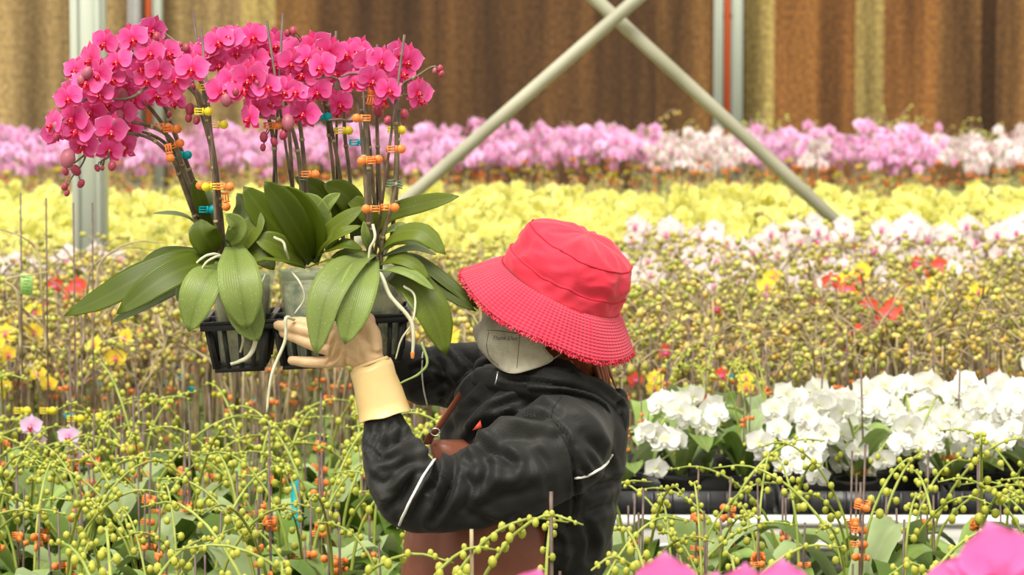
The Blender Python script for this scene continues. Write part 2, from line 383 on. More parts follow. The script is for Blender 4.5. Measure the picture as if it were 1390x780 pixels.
def petal(g, ang, length, width, m, z0=0.0, curl=.1, n=5, half=2, round_=1.0, cup=.12, start=.04):
    V = []; T = []; dx, dy = math.sin(ang), math.cos(ang)
    for i in range(n):
        t = i / (n - 1); wd = width / 2 * max(.02, (math.sin(math.pi * (t ** .85 * .93 + .04))) ** (.62 if round_ > .5 else .85)) if t < 1 else width * .06
        if t == 0: wd = width * .09
        for j in range(-half, half + 1):
            s = j / half; edge = 1 - .12 * s * s if t > .5 else 1
            r = start + length * t * edge
            x = dx * r + dy * wd * s; y = dy * r - dx * wd * s
            V.append((x, y, z0 + curl * t * t * length - cup * length * (1 - s * s) * math.sin(math.pi * t) * .5)); T.append((max(t, abs(s) * .9 if 0 < t else 0), s * .5 + .5 + .07 * t))
    c = 2 * half + 1
    F = [(i * c + j, (i + 1) * c + j, (i + 1) * c + j + 1, i * c + j + 1) for i in range(n - 1) for j in range(c - 1)]
    return g.add(V, F, m, T)
def clip_geo(colm, s=1.0):
    g = Geo()
    for k in (-1, 0, 1): box(g, (-.007 * s, -.004 * s, k * .0042 * s), (.014 * s, .003 * s, .0022 * s), colm)
    box(g, (0, -.004 * s, 0), (.003 * s, .004 * s, .012 * s), colm)
    V = []; kk = 8
    for zz in (-.0055, -.0015):
        V += [((.0085 + .0075 * math.cos(2 * math.pi * j / kk)) * s, zz * s, .0075 * math.sin(2 * math.pi * j / kk) * s) for j in range(kk)]
    g.add(V, [tuple(range(kk)), tuple(range(2 * kk - 1, kk - 1, -1))] + [(j, j + kk, (j + 1) % kk + kk, (j + 1) % kk) for j in range(kk)], colm)
    box(g, (-.013 * s, .001 * s, 0), (.003 * s, .010 * s, .010 * s), colm)
    return g
CLIPS = {c: None for c in ('orange_clip', 'yellow_clip', 'teal_clip')}
def clip_mesh(c):
    if CLIPS[c] is None: CLIPS[c] = gmesh('clip', clip_geo(c), False)
    return CLIPS[c]

# ================================================================== SETTING
g = Geo(); box(g, (0, 14, -.05), (16, 32, .1), 'concrete')
tag(obj('floor', g, smooth=False), kind='structure', label='grey concrete floor under the benches')
WY = 25.0
g = Geo(); box(g, (0, WY + .25, 1.7), (12, .1, 3.4), 'galvanised')
wall = tag(obj('wall_back', g, smooth=False), kind='structure', label='far wall hung with brown corrugated cooling pads')
# pads: zigzag corrugated sheets side by side
def pad_geo(wd, h=3.3):
    g = Geo(); V = []; nx = 34; nz = 24
    for i in range(nz + 1):
        for j in range(nx + 1):
            V.append(((j / nx - .5) * wd, (-.006 if (j + (i % 2)) % 2 else .006), i / nz * h))
    F = [(i * (nx + 1) + j, i * (nx + 1) + j + 1, (i + 1) * (nx + 1) + j + 1, (i + 1) * (nx + 1) + j) for i in range(nz) for j in range(nx)]
    g.add(V, F, 'cooling_pad')
    box(g, (0, .05, h / 2), (wd - .01, .07, h), 'cooling_pad')
    return g
tones = {'t': (.25, .175, .075), 'd': (.082, .038, .011), 'm': (.145, .072, .021), 'r': (.185, .080, .020), 'o': (.34, .26, .09), 'k': (.07, .033, .010)}
pads = [(-420, -300, 'm'), (-300, -180, 't'), (-180, -70, 'm'), (-70, 45, 't'), (45, 108, 't'), (108, 225, 't'), (225, 330, 't'), (330, 375, 'o'), (375, 430, 'm'), (430, 545, 'd'), (545, 660, 'd'), (660, 775, 'd'), (775, 890, 'd'), (890, 965, 'm'), (965, 1010, 'k'), (1010, 1050, 'o'),
        (1050, 1110, 'r'), (1110, 1160, 'r'), (1160, 1198, 'o'), (1198, 1270, 'r'), (1270, 1330, 'm'), (1330, 1350, 'k'), (1350, 1450, 'm'), (1450, 1560, 'd'), (1560, 1680, 't'), (1680, 1800, 'm')]
for a, b, t in pads:
    xa, xb = xat(a, WY), xat(b, WY)
    o = obj('cooling_pad', pad_geo(xb - xa), wall, smooth=False); o.location = ((xa + xb) / 2, WY + .06 + .02, 0.02)
    o.color = (*tones[t], 1)
def upright(px, wpx, Y, m, kind, h=3.4, name='trim_1'):
    g = Geo(); ww = wpx * Y / FPX
    box(g, (0, 0, h / 2), (ww, .05, h), m); box(g, (-ww * .32, -.03, h / 2), (ww * .14, .012, h), m); box(g, (ww * .32, -.03, h / 2), (ww * .14, .012, h), m)
    o = obj(name, g, smooth=False); o.location = (xat(px, Y), Y, 0); tag(o, kind='structure'); return o
upright(187, 18, WY - .06, 'galvanised', 0, name='trim_1'); upright(217, 14, WY - .06, 'white_steel', 0, name='trim_2')
upright(974, 13, WY - .06, 'white_steel', 0, name='trim_3'); upright(998, 17, WY - .06, 'white_steel', 0, name='trim_4')
for i, px in enumerate((205, 986)):
    g = Geo(); tube(g, [(0, 0, 0), (0, 0, 3.4)], .018, 'red_pipe', 2, 10)
    for z in (.8, 1.7, 2.6): box(g, (0, .02, z), (.055, .03, .03), 'pot_black')
    o = obj('water_pipe', g); o.location = (xat(px, WY - .12), WY - .10, 0)
    tag(o, ['thin red water pipe between white uprights behind the magenta orchids', 'thin red water pipe between white uprights beside the crossed braces'][i], 'pipe', 'red pipes on the far wall')
# post, thick galvanised left of the held orchids
PY = 13.9
g = Geo(); ww = 45 * PY / FPX
box(g, (0, 0, 1.75), (ww, ww, 3.5), 'white_steel')
for s in (-1, 1): box(g, (s * ww * .33, -ww / 2 - .004, 1.75), (ww * .16, .01, 3.5), 'white_steel')
post = thing('steel_post', (xat(124, PY), PY, 0), 'thick pale steel post rising behind the leftmost orchid spray', 'post')
obj('column', g, post, smooth=False)
g = Geo(); box(g, (0, 0, .01), (.3, .3, .02), 'galvanised')
for sx in (-1, 1):
    for sy in (-1, 1): tube(g, [(sx * .11, sy * .11, .02), (sx * .11, sy * .11, .05)], .012, 'galvanised', 2, 6)
obj('base_plate', g, post, smooth=False)
def brace(name, pA, pB, YA, YB, r, label):
    A, B = at(*pA, YA), at(*pB, YB); d = (B - A); top = B + d * 1.8
    k = (A.z - .05) / -d.z if d.z else 0; bot = A + d * ((.05 - A.z) / d.z)
    o = thing(name, bot, label, 'brace', 'crossed steel braces')
    g = Geo(); tube(g, [bot - bot, (top - bot)], r, 'brace_steel', 2, 16); obj('bar', g, o)
    g = Geo(); dn = d.normalized(); tube(g, [Vector((0, 0, 0)), dn * .12], r * 1.25, 'galvanised', 2, 16); obj('end_socket', g, o)
brace('steel_brace', (555, 268), (865, -2), 13.95, 13.95, .0255, 'pale steel brace slanting up to the right behind the magenta orchids')
brace('steel_brace', (1148, 312), (805, -4), 14.03, 14.03, .0255, 'pale steel brace slanting down to the right into the budding plants')

# ------------------------------------------------------------------ benches
def bench(name, x0, x1, y0, y1, top, label, rail=None, back=None):
    o = thing(name, ((x0 + x1) / 2, (y0 + y1) / 2, 0), label, 'bench')
    wx, wy = x1 - x0, y1 - y0
    g = Geo(); nsl = max(4, int(wy / .12)); 
    for i in range(nsl): box(g, (0, -wy / 2 + (i + .5) * wy / nsl, top - .012), (wx, wy / nsl * .72, .012), 'galvanised')
    nb = max(2, int(wx / .5))
    for i in range(nb + 1): box(g, (-wx / 2 + i * wx / nb, 0, top - .03), (.03, wy, .024), 'galvanised')
    tag(obj('bench_top', g, o, smooth=False), kind='stuff')
    for s in (-1, 1):
        if s > 0 and back: rail = back
        g = Geo(); box(g, (0, s * wy / 2, top + .0), (wx, .03, .09), rail or 'galvanised'); box(g, (0, s * (wy / 2 + .017), top + .03), (wx, .010, .018), rail or 'galvanised'); box(g, (0, s * (wy / 2 + .017), top - .03), (wx, .010, .014), rail or 'galvanised')
        obj('rail', g, o, smooth=False)
    for sx in (-1, 1):
        for sy in (-1, 1):
            g = Geo(); box(g, (sx * (wx / 2 - .1), sy * (wy / 2 - .08), (top - .04) / 2), (.05, .05, top - .04), 'galvanised'); obj('leg', g, o, smooth=False)
    return o
BZ = .55
bench('growing_bench', -1.6, 1.7, 5.5, 6.56, BZ, 'low metal growing bench of budding orchids along the bottom edge')
bench('growing_bench', -2.2, .14, 7.62, 9.72, BZ, 'metal growing bench of budding orchids behind the raised sleeve')
bench('growing_bench', .26, 2.4, 7.62, 8.72, BZ, 'metal growing bench of budding orchids before the white rail')
bench('growing_bench', .26, 2.6, 9.17, 10.25, .78, 'white railed growing bench carrying the white orchids', 'rail_white', 'pot_black')
bench('growing_bench', -3.2, 3.4, 10.3, 13.55, BZ - .02, 'wide growing bench of twiggy brown budding orchids')
bench('growing_bench', -3.6, 3.8, 13.85, 17.1, BZ, 'wide growing bench of pale yellow orchids')
bench('growing_bench', -4.2, 4.4, 19.2, 22.2, BZ, 'growing bench of pink orchids along the far wall')
bench('growing_bench', -.2, 1.2, 3.5, 4.3, .72, 'bench nearest the camera with large magenta orchids')

# ------------------------------------------------------------------ plant templates
def pot_geo(r=.055, h=.11, m='pot_black', k=12):
    g = Geo(); V = []
    ring = [(r * .74, 0), (r * .95, h * .9), (r * 1.06, h * .9), (r * 1.06, h), (r * .93, h), (r * .9, h * .86)]
    for rr, z in ring: V += [(rr * math.cos(2 * math.pi * j / k), rr * math.sin(2 * math.pi * j / k), z) for j in range(k)]
    F = [(i * k + j, i * k + (j + 1) % k, (i + 1) * k + (j + 1) % k, (i + 1) * k + j) for i in range(len(ring) - 1) for j in range(k)]
    F += [tuple(range(k - 1, -1, -1)), tuple((len(ring) - 1) * k + j for j in range(k))]
    return g.add(V, F, m)
def arc_leaf(az, L, wd, m='bench_leaf', z0=.115, rise=.6, n=11, half=2):
    d = Vector((math.cos(az), math.sin(az), 0)); g = Geo()
    P = [d * .01 + Vector((0, 0, z0)), d * (L * .3) + Vector((0, 0, z0 + L * rise * .55)), d * (L * .65) + Vector((0, 0, z0 + L * rise * .8)), d * (L * .98) + Vector((0, 0, z0 + L * rise * .55))]
    leaf(g, P, wd, Vector((0, 0, 1)) + d * -.5, m, fold=.3, n=n, half=half)
    return g
def bud_geo(r, m, k=6): 
    g = Geo(); ball(g, (0, 0, 0), (r * .85, r * .85, r * 1.15), m, k, 4); return g
BUDM = {}
def bud_mesh(m):
    if m not in BUDM: BUDM[m] = gmesh('bud', bud_geo(1.0, m, 10))
    return BUDM[m]
def green_spike(az, base, h, reach, lift, nb, big, sep_buds, sm='green_stem', bm='green_bud'):
    """returns stem geo (joined small buds if not sep) and a list of bud placements"""
    d = Vector((math.cos(az), math.sin(az), 0)); z0 = base.z
    P = [base, base + Vector((0, 0, h * .5)) + d * .015, base + Vector((0, 0, h * .80)) + d * (reach * .22), base + Vector((0, 0, h * (.97 + lift * .6))) + d * (reach * .55),
         base + Vector((0, 0, h * (1.03 + lift))) + d * (reach * .9), base + Vector((0, 0, h * (1.02 + lift * .9))) + d * reach * 1.22]
    Q = resample(P, 26); g = Geo(); tube(g, P, [.0040, .0037, .0033, .0029, .0023, .0014], sm, 16, 6)
    sd = Vector((-d.y, d.x, 0)); buds = []
    for i in range(nb):
        t = .46 + .54 * (i / (nb - .5)); p = Q[min(25, int(t * 25))]; s = 1 if i % 2 else -1
        r = big * (1.0 - .62 * (t - .46) / .54) * U(.85, 1.15)
        q = p + sd * s * r * 1.4 + Vector((0, 0, U(-.9, .7) * r * 1.1)) + d * r * .4
        tube(g, [p, p.lerp(q, .5) + Vector((0, 0, r * .3)), q], [.0017, .0013, .0016], sm, 3, 4, False)
        if sep_buds: buds.append((q, r))
        else: ball(g, q, (r * .9, r * .9, r * 1.05), bm, 6, 4)
    return g, buds
def stake_geo(x, y, z0, h, tx, ty, r=.0021, m='stake'):
    g = Geo(); tube(g, [(x, y, z0), (x + tx, y + ty, z0 + h)], r, m, 2, 6); return g
def make_green(seed, front=False):
    random.seed(seed)
    o = thing('budding_orchid')
    obj('pot', pot_geo(), o)
    nl = random.choice((5, 6, 6)); a0 = U(0, 6.28)
    for i in range(nl):
        az = a0 + math.pi * i + U(-.5, .5) + i * .35
        obj('leaf', arc_leaf(az, U(.18, .27), U(.075, .10), random.choice(('bench_leaf', 'bench_leaf', 'bench_leaf_pale', 'bench_leaf_dark')), rise=U(.6, 1.35), z0=.105 + .01 * i), o)
    ns = 2 if front or seed % 2 else 1
    for i in range(ns):
        az = random.choice((0.1, math.pi)) + U(-.7, .7); bx, by = U(-.02, .02), U(-.02, .02)
        h = U(.34, .44) + (.10 if front else 0)
        g, buds = green_spike(az, Vector((bx, by, .11)), h, U(.18, .27), U(-.02, .14), random.choice((9, 11, 12)), U(.0085, .0105), front)
        s = obj('flower_spike', g, o)
        for q, r in buds:
            b = obj('bud', bud_mesh('green_bud'), s); b.location = q; b.scale = (r, r, r)
        hs = U(.36, .56); tx, ty = U(-.03, .03), U(-.02, .02)
        obj('stake', stake_geo(bx + .006, by, .05, hs, tx, ty, .0026), o)
        for k in range(3):
            f = U(.42, .88); c = obj('clip', clip_mesh('orange_clip' if rnd() < .92 else 'yellow_clip'), o)
            c.location = (bx + .004 + tx * f, by + ty * f, .05 + min(hs, .52) * f); c.rotation_euler = (0, U(-.2, .2), U(-.7, .7)); c.scale = (1.15,) * 3
            if rnd() < .5: c.rotation_euler.z += math.pi
    return o
def twig_spike(az, h, reach, nb, bm):
    d = Vector((math.cos(az), math.sin(az), 0)); g = Geo(); b = Vector((U(-.02, .02), U(-.02, .02), .1))
    P = [b, b + Vector((0, 0, h * .6)) + d * .01, b + Vector((0, 0, h * .92)) + d * reach * .25, b + Vector((0, 0, h * U(.98, 1.12))) + d * reach * .65, b + Vector((0, 0, h * U(.9, 1.1))) + d * reach]
    tube(g, P, [.0042, .004, .0036, .0028, .0018], 'twig', 10, 5, False); Q = resample(P, 20)
    sd = Vector((-d.y, d.x, 0))
    for i in range(2):
        p = Q[random.randint(9, 14)]; e = p + d * U(.02, .10) + sd * U(-.1, .1) + Vector((0, 0, U(-.02, .1)))
        tube(g, [p, p.lerp(e, .5) + Vector((0, 0, .02)), e], [.003, .0024, .0016], 'twig', 5, 4, False)
        for k in range(2): ball(g, e + Vector((U(-.015, .015), U(-.015, .015), U(-.015, .01))), U(.007, .0105), bm, 6, 4)
    for i in range(nb):
        t = .45 + .55 * i / nb; p = Q[min(19, int(t * 19))]; s = 1 if i % 2 else -1; r = U(.0075, .0125)
        q = p + sd * s * r * 1.6 + Vector((0, 0, U(-1.4, .4) * r)); tube(g, [p, q], .0016, 'twig', 2, 3, False)
        ball(g, q, (r * .9, r * .9, r * 1.1), bm, 6, 4)
    return g
def flower_geo(pm, sm, lm, s, lo=True, tilt=True):
    """whole flower in one mesh, for the rows too far away to show petals singly"""
    g = Geo(); n, h = (4, 1) if lo else (5, 2)
    for a, L, W in ((0, .46, .30), (2.15, .44, .30), (-2.15, .44, .30)): petal(g, a, L * s, W * s, sm, -.015 * s, -.06, n, h, 0, start=.02 * s)
    for a in (1.25, -1.25): petal(g, a, .47 * s, .50 * s, pm, .01 * s, -.04, n, h, 1, start=.02 * s)
    ball(g, (0, -.06 * s, .06 * s), (.07 * s, .09 * s, .07 * s), lm, 6, 4)
    return g
def flower_at(g, fg, p, nrm, up=(0, 0, 1)):
    M = frame(nrm, up).to_4x4(); M.translation = Vector(p); g.merge(fg, M)
def make_twig(seed, bm='olive_bud'):
    random.seed(seed); o = thing('twiggy_orchid')
    obj('pot', pot_geo(k=8), o); a0 = U(0, 6.3)
    for i in range(3): obj('leaf', arc_leaf(a0 + i * 2.4, U(.14, .2), .065, rise=U(.5, 1.2), n=6, half=1), o)
    for i in range(3): obj('flower_spike', twig_spike(U(0, 6.28), U(.38, .52), U(.14, .26), 4, bm), o)
    for i in range(2): obj('stake', stake_geo(U(-.03, .03), U(-.03, .03), .05, U(.38, .56), U(-.04, .04), U(-.03, .03), .0024, 'twig' if i else 'stake'), o)
    for i in range(2):
        c = obj('clip', clip_mesh(random.choice(('orange_clip', 'orange_clip', 'orange_clip', 'yellow_clip', 'teal_clip')) if i == 0 or rnd() < .6 else 'orange_clip'), o)
        c.location = (U(-.03, .03), -.01, U(.30, .48)); c.rotation_euler = (0, 0, U(-1, 1)); c.scale = (1.1,) * 3
    return o
def make_bloom(name, seed, pm, sm, lm, fs, h, nfl, nsp, spread=.16, stem='green_stem', clips=2, zlo=-.12):
    """a far plant in bloom: pot, foliage, arching spikes with their flowers"""
    random.seed(seed); o = thing(name); obj('pot', pot_geo(k=8), o)
    g = Geo(); a0 = U(0, 6)
    for i in range(4): g.merge(arc_leaf(a0 + i * 1.7, U(.14, .2), .07, rise=U(.5, 1), n=5, half=1))
    obj('foliage', g, o)
    fg = flower_geo(pm, sm, lm, fs)
    for k in range(nsp):
        az = U(0, 6.28); d = Vector((math.cos(az), math.sin(az), 0)); hh = h * U(.92, 1.05)
        P = [Vector((0, 0, .1)), Vector((0, 0, hh * .6)), Vector((0, 0, hh * .93)) + d * spread * .3, Vector((0, 0, hh * 1.0)) + d * spread * .8, Vector((0, 0, hh + zlo)) + d * spread * 1.3]
        g = Geo(); tube(g, P, [.004, .0035, .003, .0015], stem, 9, 4, False); Q = resample(P, 20)
        for i in range(nfl):
            q = Q[8 + int(11 * i / nfl)] + Vector((U(-.04, .04), U(-.04, .04), U(-.05, .02)))
            flower_at(g, fg, q, (U(-.8, .8), -1 + U(-.3, .8), U(-.2, .5)), (U(-.3, .3), 0, 1))
        obj('flower_spike', g, o)
    for k in range(clips):
        c = obj('clip', clip_mesh('orange_clip' if rnd() < .85 else 'yellow_clip'), o); c.location = (U(-.03, .03), -.01, U(.25, h * .8)); c.scale = (1.6,) * 3; c.rotation_euler = (0, 0, U(-1, 1))
    return o
PARK = []
def place(trees, spots, label, cat, group):
    for (x, y, z, a, s) in spots:
        t = random.choice(trees); r = dup(t); r.location = (x, y, z); r.rotation_euler = (0, 0, a); r.scale = (s, s, s); tag(r, label, cat, group)
def tree_np(o):
    """one template flattened to arrays, for the many beyond the limit"""
    V = []; loops = []; counts = []; mats = []; T = []; off = 0
    def rec(ob, M):
        nonlocal off
        M = M @ Matrix.LocRotScale(ob.location, ob.rotation_euler, ob.scale)
        if ob.type == 'MESH':
            me = ob.data; n = len(me.vertices); v = np.empty(n * 3, np.float32); me.vertices.foreach_get('co', v); v = v.reshape(-1, 3)
            A = np.array(M); V.append(v @ A[:3, :3].T + A[:3, 3])
            l = np.empty(len(me.loops), np.int32); me.loops.foreach_get('vertex_index', l); loops.append(l + off)
            c = np.empty(len(me.polygons), np.int32); me.polygons.foreach_get('loop_total', c); counts.append(c)
            mi = np.empty(len(me.polygons), np.int32); me.polygons.foreach_get('material_index', mi); nm = [m.name for m in me.materials]
            mats.extend(nm[i] for i in mi); uv = np.empty(n * 2, np.float32); me.attributes['puv'].data.foreach_get('vector', uv); T.append(uv.reshape(-1, 2)); off += n
        for c in ob.children: rec(c, M)
    L0 = o.location.copy(); o.location = (0, 0, 0); rec(o, Matrix()); o.location = L0
    return np.concatenate(V), np.concatenate(loops), np.concatenate(counts), mats, np.concatenate(T)
def stuff(name, arrs, spots, label, cat):
    names = sorted({m for a in arrs for m in a[3]}); ix = {n: i for i, n in enumerate(names)}
    arrs = [(a[0], a[1], a[2], np.array([ix[m] for m in a[3]], np.int32), a[4]) for a in arrs]
    V = []; Lp = []; Cn = []; Mi = []; T = []; off = 0
    for (x, y, z, a, s) in spots:
        t = random.choice(arrs); c, sn = math.cos(a), math.sin(a); R = np.array([[c, -sn, 0], [sn, c, 0], [0, 0, 1]]) * s
        V.append(t[0] @ R.T + np.array([x, y, z])); Lp.append(t[1] + off); Cn.append(t[2]); Mi.append(t[3]); T.append(t[4]); off += len(t[0])
    me = build_mesh(name, np.concatenate(V), np.concatenate(Lp), np.concatenate(Cn), np.concatenate(Mi), names, np.concatenate(T))
    return tag(obj(name, me), label, cat, kind='stuff')
def grid_spots(pxa, pxb, y0, y1, step, z, jit=.3, sc_=(.9, 1.1), skip=None):
    out = []; y = y0; row = 0
    while y <= y1:
        x = xat(pxa, y) + (row % 2) * step / 2
        while x <= xat(pxb, y):
            p = (x + U(-jit, jit) * step, y + U(-jit, jit) * step, z, U(0, 6.28), U(*sc_))
            if not (skip and skip(p)): out.append(p)
            x += step
        y += step * .92; row += 1
    return out
def remove_tree(o):
    for c in list(o.children): remove_tree(c)
    bpy.data.objects.remove(o)

# --- green budding plants, near benches
greens = [make_green(100 + i) for i in range(6)]
fronts = [make_green(200 + i, True) for i in range(5)]
twigs = [make_twig(300 + i, ('olive_bud', 'lime_bud', 'olive_bud', 'ochre_bud')[i % 4]) for i in range(8)]
bpy.context.view_layer.update()
random.seed(5)
def person_gap(p): return False
left = grid_spots(-60, 832, 7.72, 9.66, .178, BZ)
left = [p for p in left if p[0] < .08]
right = grid_spots(862, 1450, 7.75, 8.6, .20, BZ)
gt = [tree_list(o) for o in greens]
nl = 0
place(gt, left[:300], 'green budding orchid with orange clips and dark stakes on the left bench', 'potted orchid', 'budding orchids on the left bench')
extra = [(xat(px, Y), Y, .78, U(0, 6), U(.62, .74)) for px, Y in ((880, 9.75), (960, 9.7), (1010, 9.5), (1045, 9.85), (990, 10.0), (900, 10.05), (1075, 10.1), (850, 9.5))]
place(gt, extra, 'low leafy green orchid on the white railed bench left of the white mass', 'potted orchid', 'leafy orchids on the railed bench')
place(gt, right, 'green budding orchid with orange clips standing before the white bench rail', 'potted orchid', 'budding orchids before the white rail')
fr = grid_spots(-40, 1440, 5.72, 6.35, .25, BZ, .2, (1.02, 1.16))
ORD = ['first', 'second', 'third', 'fourth', 'fifth', 'sixth', 'seventh', 'eighth', 'ninth', 'tenth', 'eleventh', 'twelfth']
ys_ = sorted(fr, key=lambda p: p[1]); half_ = len(fr) // 3 + 1; ft = [tree_list(o) for o in fronts]; b0 = 0
for rw, nm in enumerate(('nearest', 'middle', 'rear')):
    rowp = sorted(ys_[rw * half_:(rw + 1) * half_])
    for k, p in enumerate(rowp): place(ft, [p], 'plump budded orchid on the bottom edge bench, ' + ORD[min(k, 11)] + ' from left in ' + nm + ' row', 'potted orchid', 'budding orchids along the bottom edge')

# beyond the picture's sides the same rows go on
out = [p for p in grid_spots(-330, 1750, 7.72, 9.66, .19, BZ) if (p[0] < xat(-75, p[1]) and p[0] > -2.15) or (p[0] > xat(1465, p[1]) and p[1] < 8.6 and p[0] < 2.35)] + [p for p in grid_spots(-330, 1750, 5.72, 6.35, .25, BZ, .2, (1.02, 1.16)) if (-1.55 < p[0] < xat(-50, p[1])) or (1.65 > p[0] > xat(1455, p[1]))]
stuff('budding_orchids', [tree_np(o) for o in greens], out, 'green budding orchids continuing past the sides of the view', 'potted orchids')
# --- twiggy mid field
tt = [tree_list(o) for o in twigs]
mid = grid_spots(-80, 1470, 10.42, 13.45, .158, BZ - .02, .3, (.88, 1.08), skip=lambda p: 0.22 < p[0] and p[1] < 10.35)
mid.sort(key=lambda p: p[1])
mid = [(x, y, z, a, s_ * (1.05 - .035 * (y - 10.4))) for x, y, z, a, s_ in mid]
place(tt, mid[:300], 'twiggy brown orchid with olive yellow buds in the field behind the person', 'potted orchid', 'twiggy budding orchids of the middle field')
tw_np = [tree_np(o) for o in twigs]
more_ = [p for p in grid_spots(-330, 1750, 10.42, 13.45, .165, BZ - .02, .3, (.85, 1.0)) if p[0] < xat(-88, p[1]) or p[0] > xat(1478, p[1])]
stuff('twiggy_orchids', tw_np, mid[300:] + more_, 'mass of small brown twiggy budding orchids before the yellow rows', 'potted orchids')

# --- yellow rows
yel = [make_bloom('yellow_orchid', 400 + i, 'yellow_petal', 'yellow_petal', 'lip_yellow', .070, .52, 10, 3, .10, clips=0, zlo=-.16) for i in range(4)]
bpy.context.view_layer.update(); random.seed(6)
ys = grid_spots(-80, 1470, 13.95, 17.0, .185, BZ, .3, (.95, 1.08)); ys.sort(key=lambda p: p[1])
place([tree_list(o) for o in yel], ys[:300], 'pale yellow orchid in full bloom in the dense yellow rows', 'potted orchid', 'pale yellow orchids')
more_ = [p for p in grid_spots(-300, 1720, 13.95, 17.0, .2, BZ, .3, (.92, 1.05)) if p[0] < xat(-88, p[1]) or p[0] > xat(1478, p[1])]
stuff('yellow_orchids', [tree_np(o) for o in yel], ys[300:] + more_, 'mass of pale yellow orchids at the back of the yellow rows', 'potted orchids')
for o in yel: remove_tree(o)

# --- pink rows by the wall
pk = [make_bloom('pink_orchid', 500 + i, 'pink_petal', 'pink_petal', 'lip_pink', .088, .56, 6, 3, .14, 'twig', 4, -.12) for i in range(4)]
pw = [make_bloom('pale_pink_orchid', 520 + i, 'pale_pink_petal', 'pale_pink_petal', 'lip_pink', .085, .54, 4, 3, .12, 'twig', 3, -.10) for i in range(3)]
bpy.context.view_layer.update(); random.seed(7)
ps = grid_spots(-80, 1480, 20.4, 21.6, .22, BZ, .25, (.92, 1.1))
def pinkish(px): return px < 870 or 1020 < px < 1085 or 1130 < px < 1265
a = [p for p in ps if pinkish(topx(p[:3])[0])]; b = [p for p in ps if not pinkish(topx(p[:3])[0])]
place([tree_list(o) for o in pk], a, 'pink orchid in bloom along the foot of the brown wall', 'potted orchid', 'pink orchids by the far wall')
place([tree_list(o) for o in pw], b, 'pale pink and cream orchid among twigs by the brown wall', 'potted orchid', 'pale pink orchids by the far wall')
more_ = [p for p in grid_spots(-300, 1720, 20.4, 21.6, .24, BZ, .25, (.92, 1.1)) if p[0] < xat(-88, p[1]) or p[0] > xat(1488, p[1])]
stuff('pink_orchids', [tree_np(o) for o in pk], more_, 'pink orchids continuing past the sides of the view', 'potted orchids')
tb = grid_spots(860, 1480, 21.7, 22.1, .24, BZ, .3, (.82, .98)) + grid_spots(-80, 1480, 19.4, 20.15, .16, BZ, .3, (.5, .65))
stuff('twiggy_orchids', tw_np, tb, 'mass of small brown twiggy orchids with orange clips by the far wall', 'potted orchids')

# --- single plants in flower within the mid field
def colour_proto(name, pm, lm, seed, nf, fs):
    random.seed(seed); o = thing(name); obj('pot', pot_geo(k=8), o)
    for i in range(2): obj('leaf', arc_leaf(i * 3 + .4, .17, .065, rise=.8, n=6, half=1), o)
    fm = gmesh('flower', flower_geo(pm, pm, lm, fs, False))
    for k in range(2):
        g = twig_spike(U(0, 6.28), .36, .14, 4, 'olive_bud'); obj('flower_spike', g, o)
    for i in range(nf):
        f = obj('flower', fm, o); f.location = (U(-.09, .09), U(-.08, .02), .52 + U(-.09, .06)); f.rotation_euler = frame((U(-.6, .6), -1, U(0, .4)), (0, 0, 1)).to_euler()
    obj('stake', stake_geo(.01, 0, .05, .5, 0, 0, .0024), o)
    return o
protos = {'w': (colour_proto('blush_white_orchid', 'pale_pink_petal', 'lip_pink', 31, 4, .085), colour_proto('blush_white_orchid', 'pale_pink_petal', 'lip_pink', 35, 3, .08)),
          'y': (colour_proto('golden_orchid', 'golden_petal', 'lip_pink', 32, 3, .072), colour_proto('golden_orchid', 'golden_petal', 'lip_pink', 36, 2, .058)),
          'r': (colour_proto('red_orchid', 'red_petal', 'lip_pink', 33, 4, .07), colour_proto('red_orchid', 'red_petal', 'lip_pink', 37, 2, .06))}
bpy.context.view_layer.update(); random.seed(8)
ptree = {k: [tree_list(o) for o in v] for k, v in protos.items()}
LBL = {'w': ('blush white orchid flowering among the brown twiggy plants', 'blush white orchids in the middle field'),
       'y': ('golden yellow orchid flowering among the brown twiggy plants', 'golden orchids in the middle field'),
       'r': ('small red orchid flowering among the brown twiggy plants', 'red orchids in the middle field')}
def special(kind, px, py, label=None):
    # the flower stands about .52 above the bench top
    Y = 12.0
    for _ in range(8): Y = Y * 1.0; zz = BZ - .02 + .54; Y = (CAM.z - zz) * FPX / (py + 100)
    Y = max(10.4, min(13.4, Y)); r = dup(random.choice(ptree[kind])); p = at(px, py, Y)
    r.location = (p.x, Y, BZ - .02); s = max(.9, min(1.3, (p.z - BZ + .04) / .50)); r.scale = (s, s, s); r.rotation_euler = (0, 0, U(-.5, .5)); tag(r, label or LBL[kind][0], 'potted orchid', None if label else LBL[kind][1])
for px, py in ((55, 380), (75, 365), (105, 372), (30, 372), (140, 360), (10, 380)): special('w', px, py)
for i in range(60):
    special('w', U(600 if i % 4 == 0 else 840, 1395), U(322, 405))
for px, py in ((940, 360), (970, 388), (1020, 378), (900, 388), (1000, 350), (985, 372), (1165, 350), (1215, 315), (1290, 335), (1330, 350), (1380, 345), (1250, 360), (870, 345), (850, 370)): special('w', px, py)
for px, py in ((1095, 402), (1112, 408), (1375, 395), (1330, 405), (1307, 462), (1250, 410), (1280, 430), (1370, 430), (1030, 505), (930, 465), (885, 425), (1315, 512), (195, 435), (180, 460), (215, 440), (75, 450), (60, 470), (20, 500), (180, 505), (1180, 410), (1060, 420), (905, 505), (1340, 440), (620, 500), (10, 515), (90, 500)): special('y', px, py)
special('r', 1225, 380, 'bright red orchid standing highest among the twiggy plants right of the braces')
special('r', 878, 490, 'red orchid beside the hat brim and the nape of the neck')
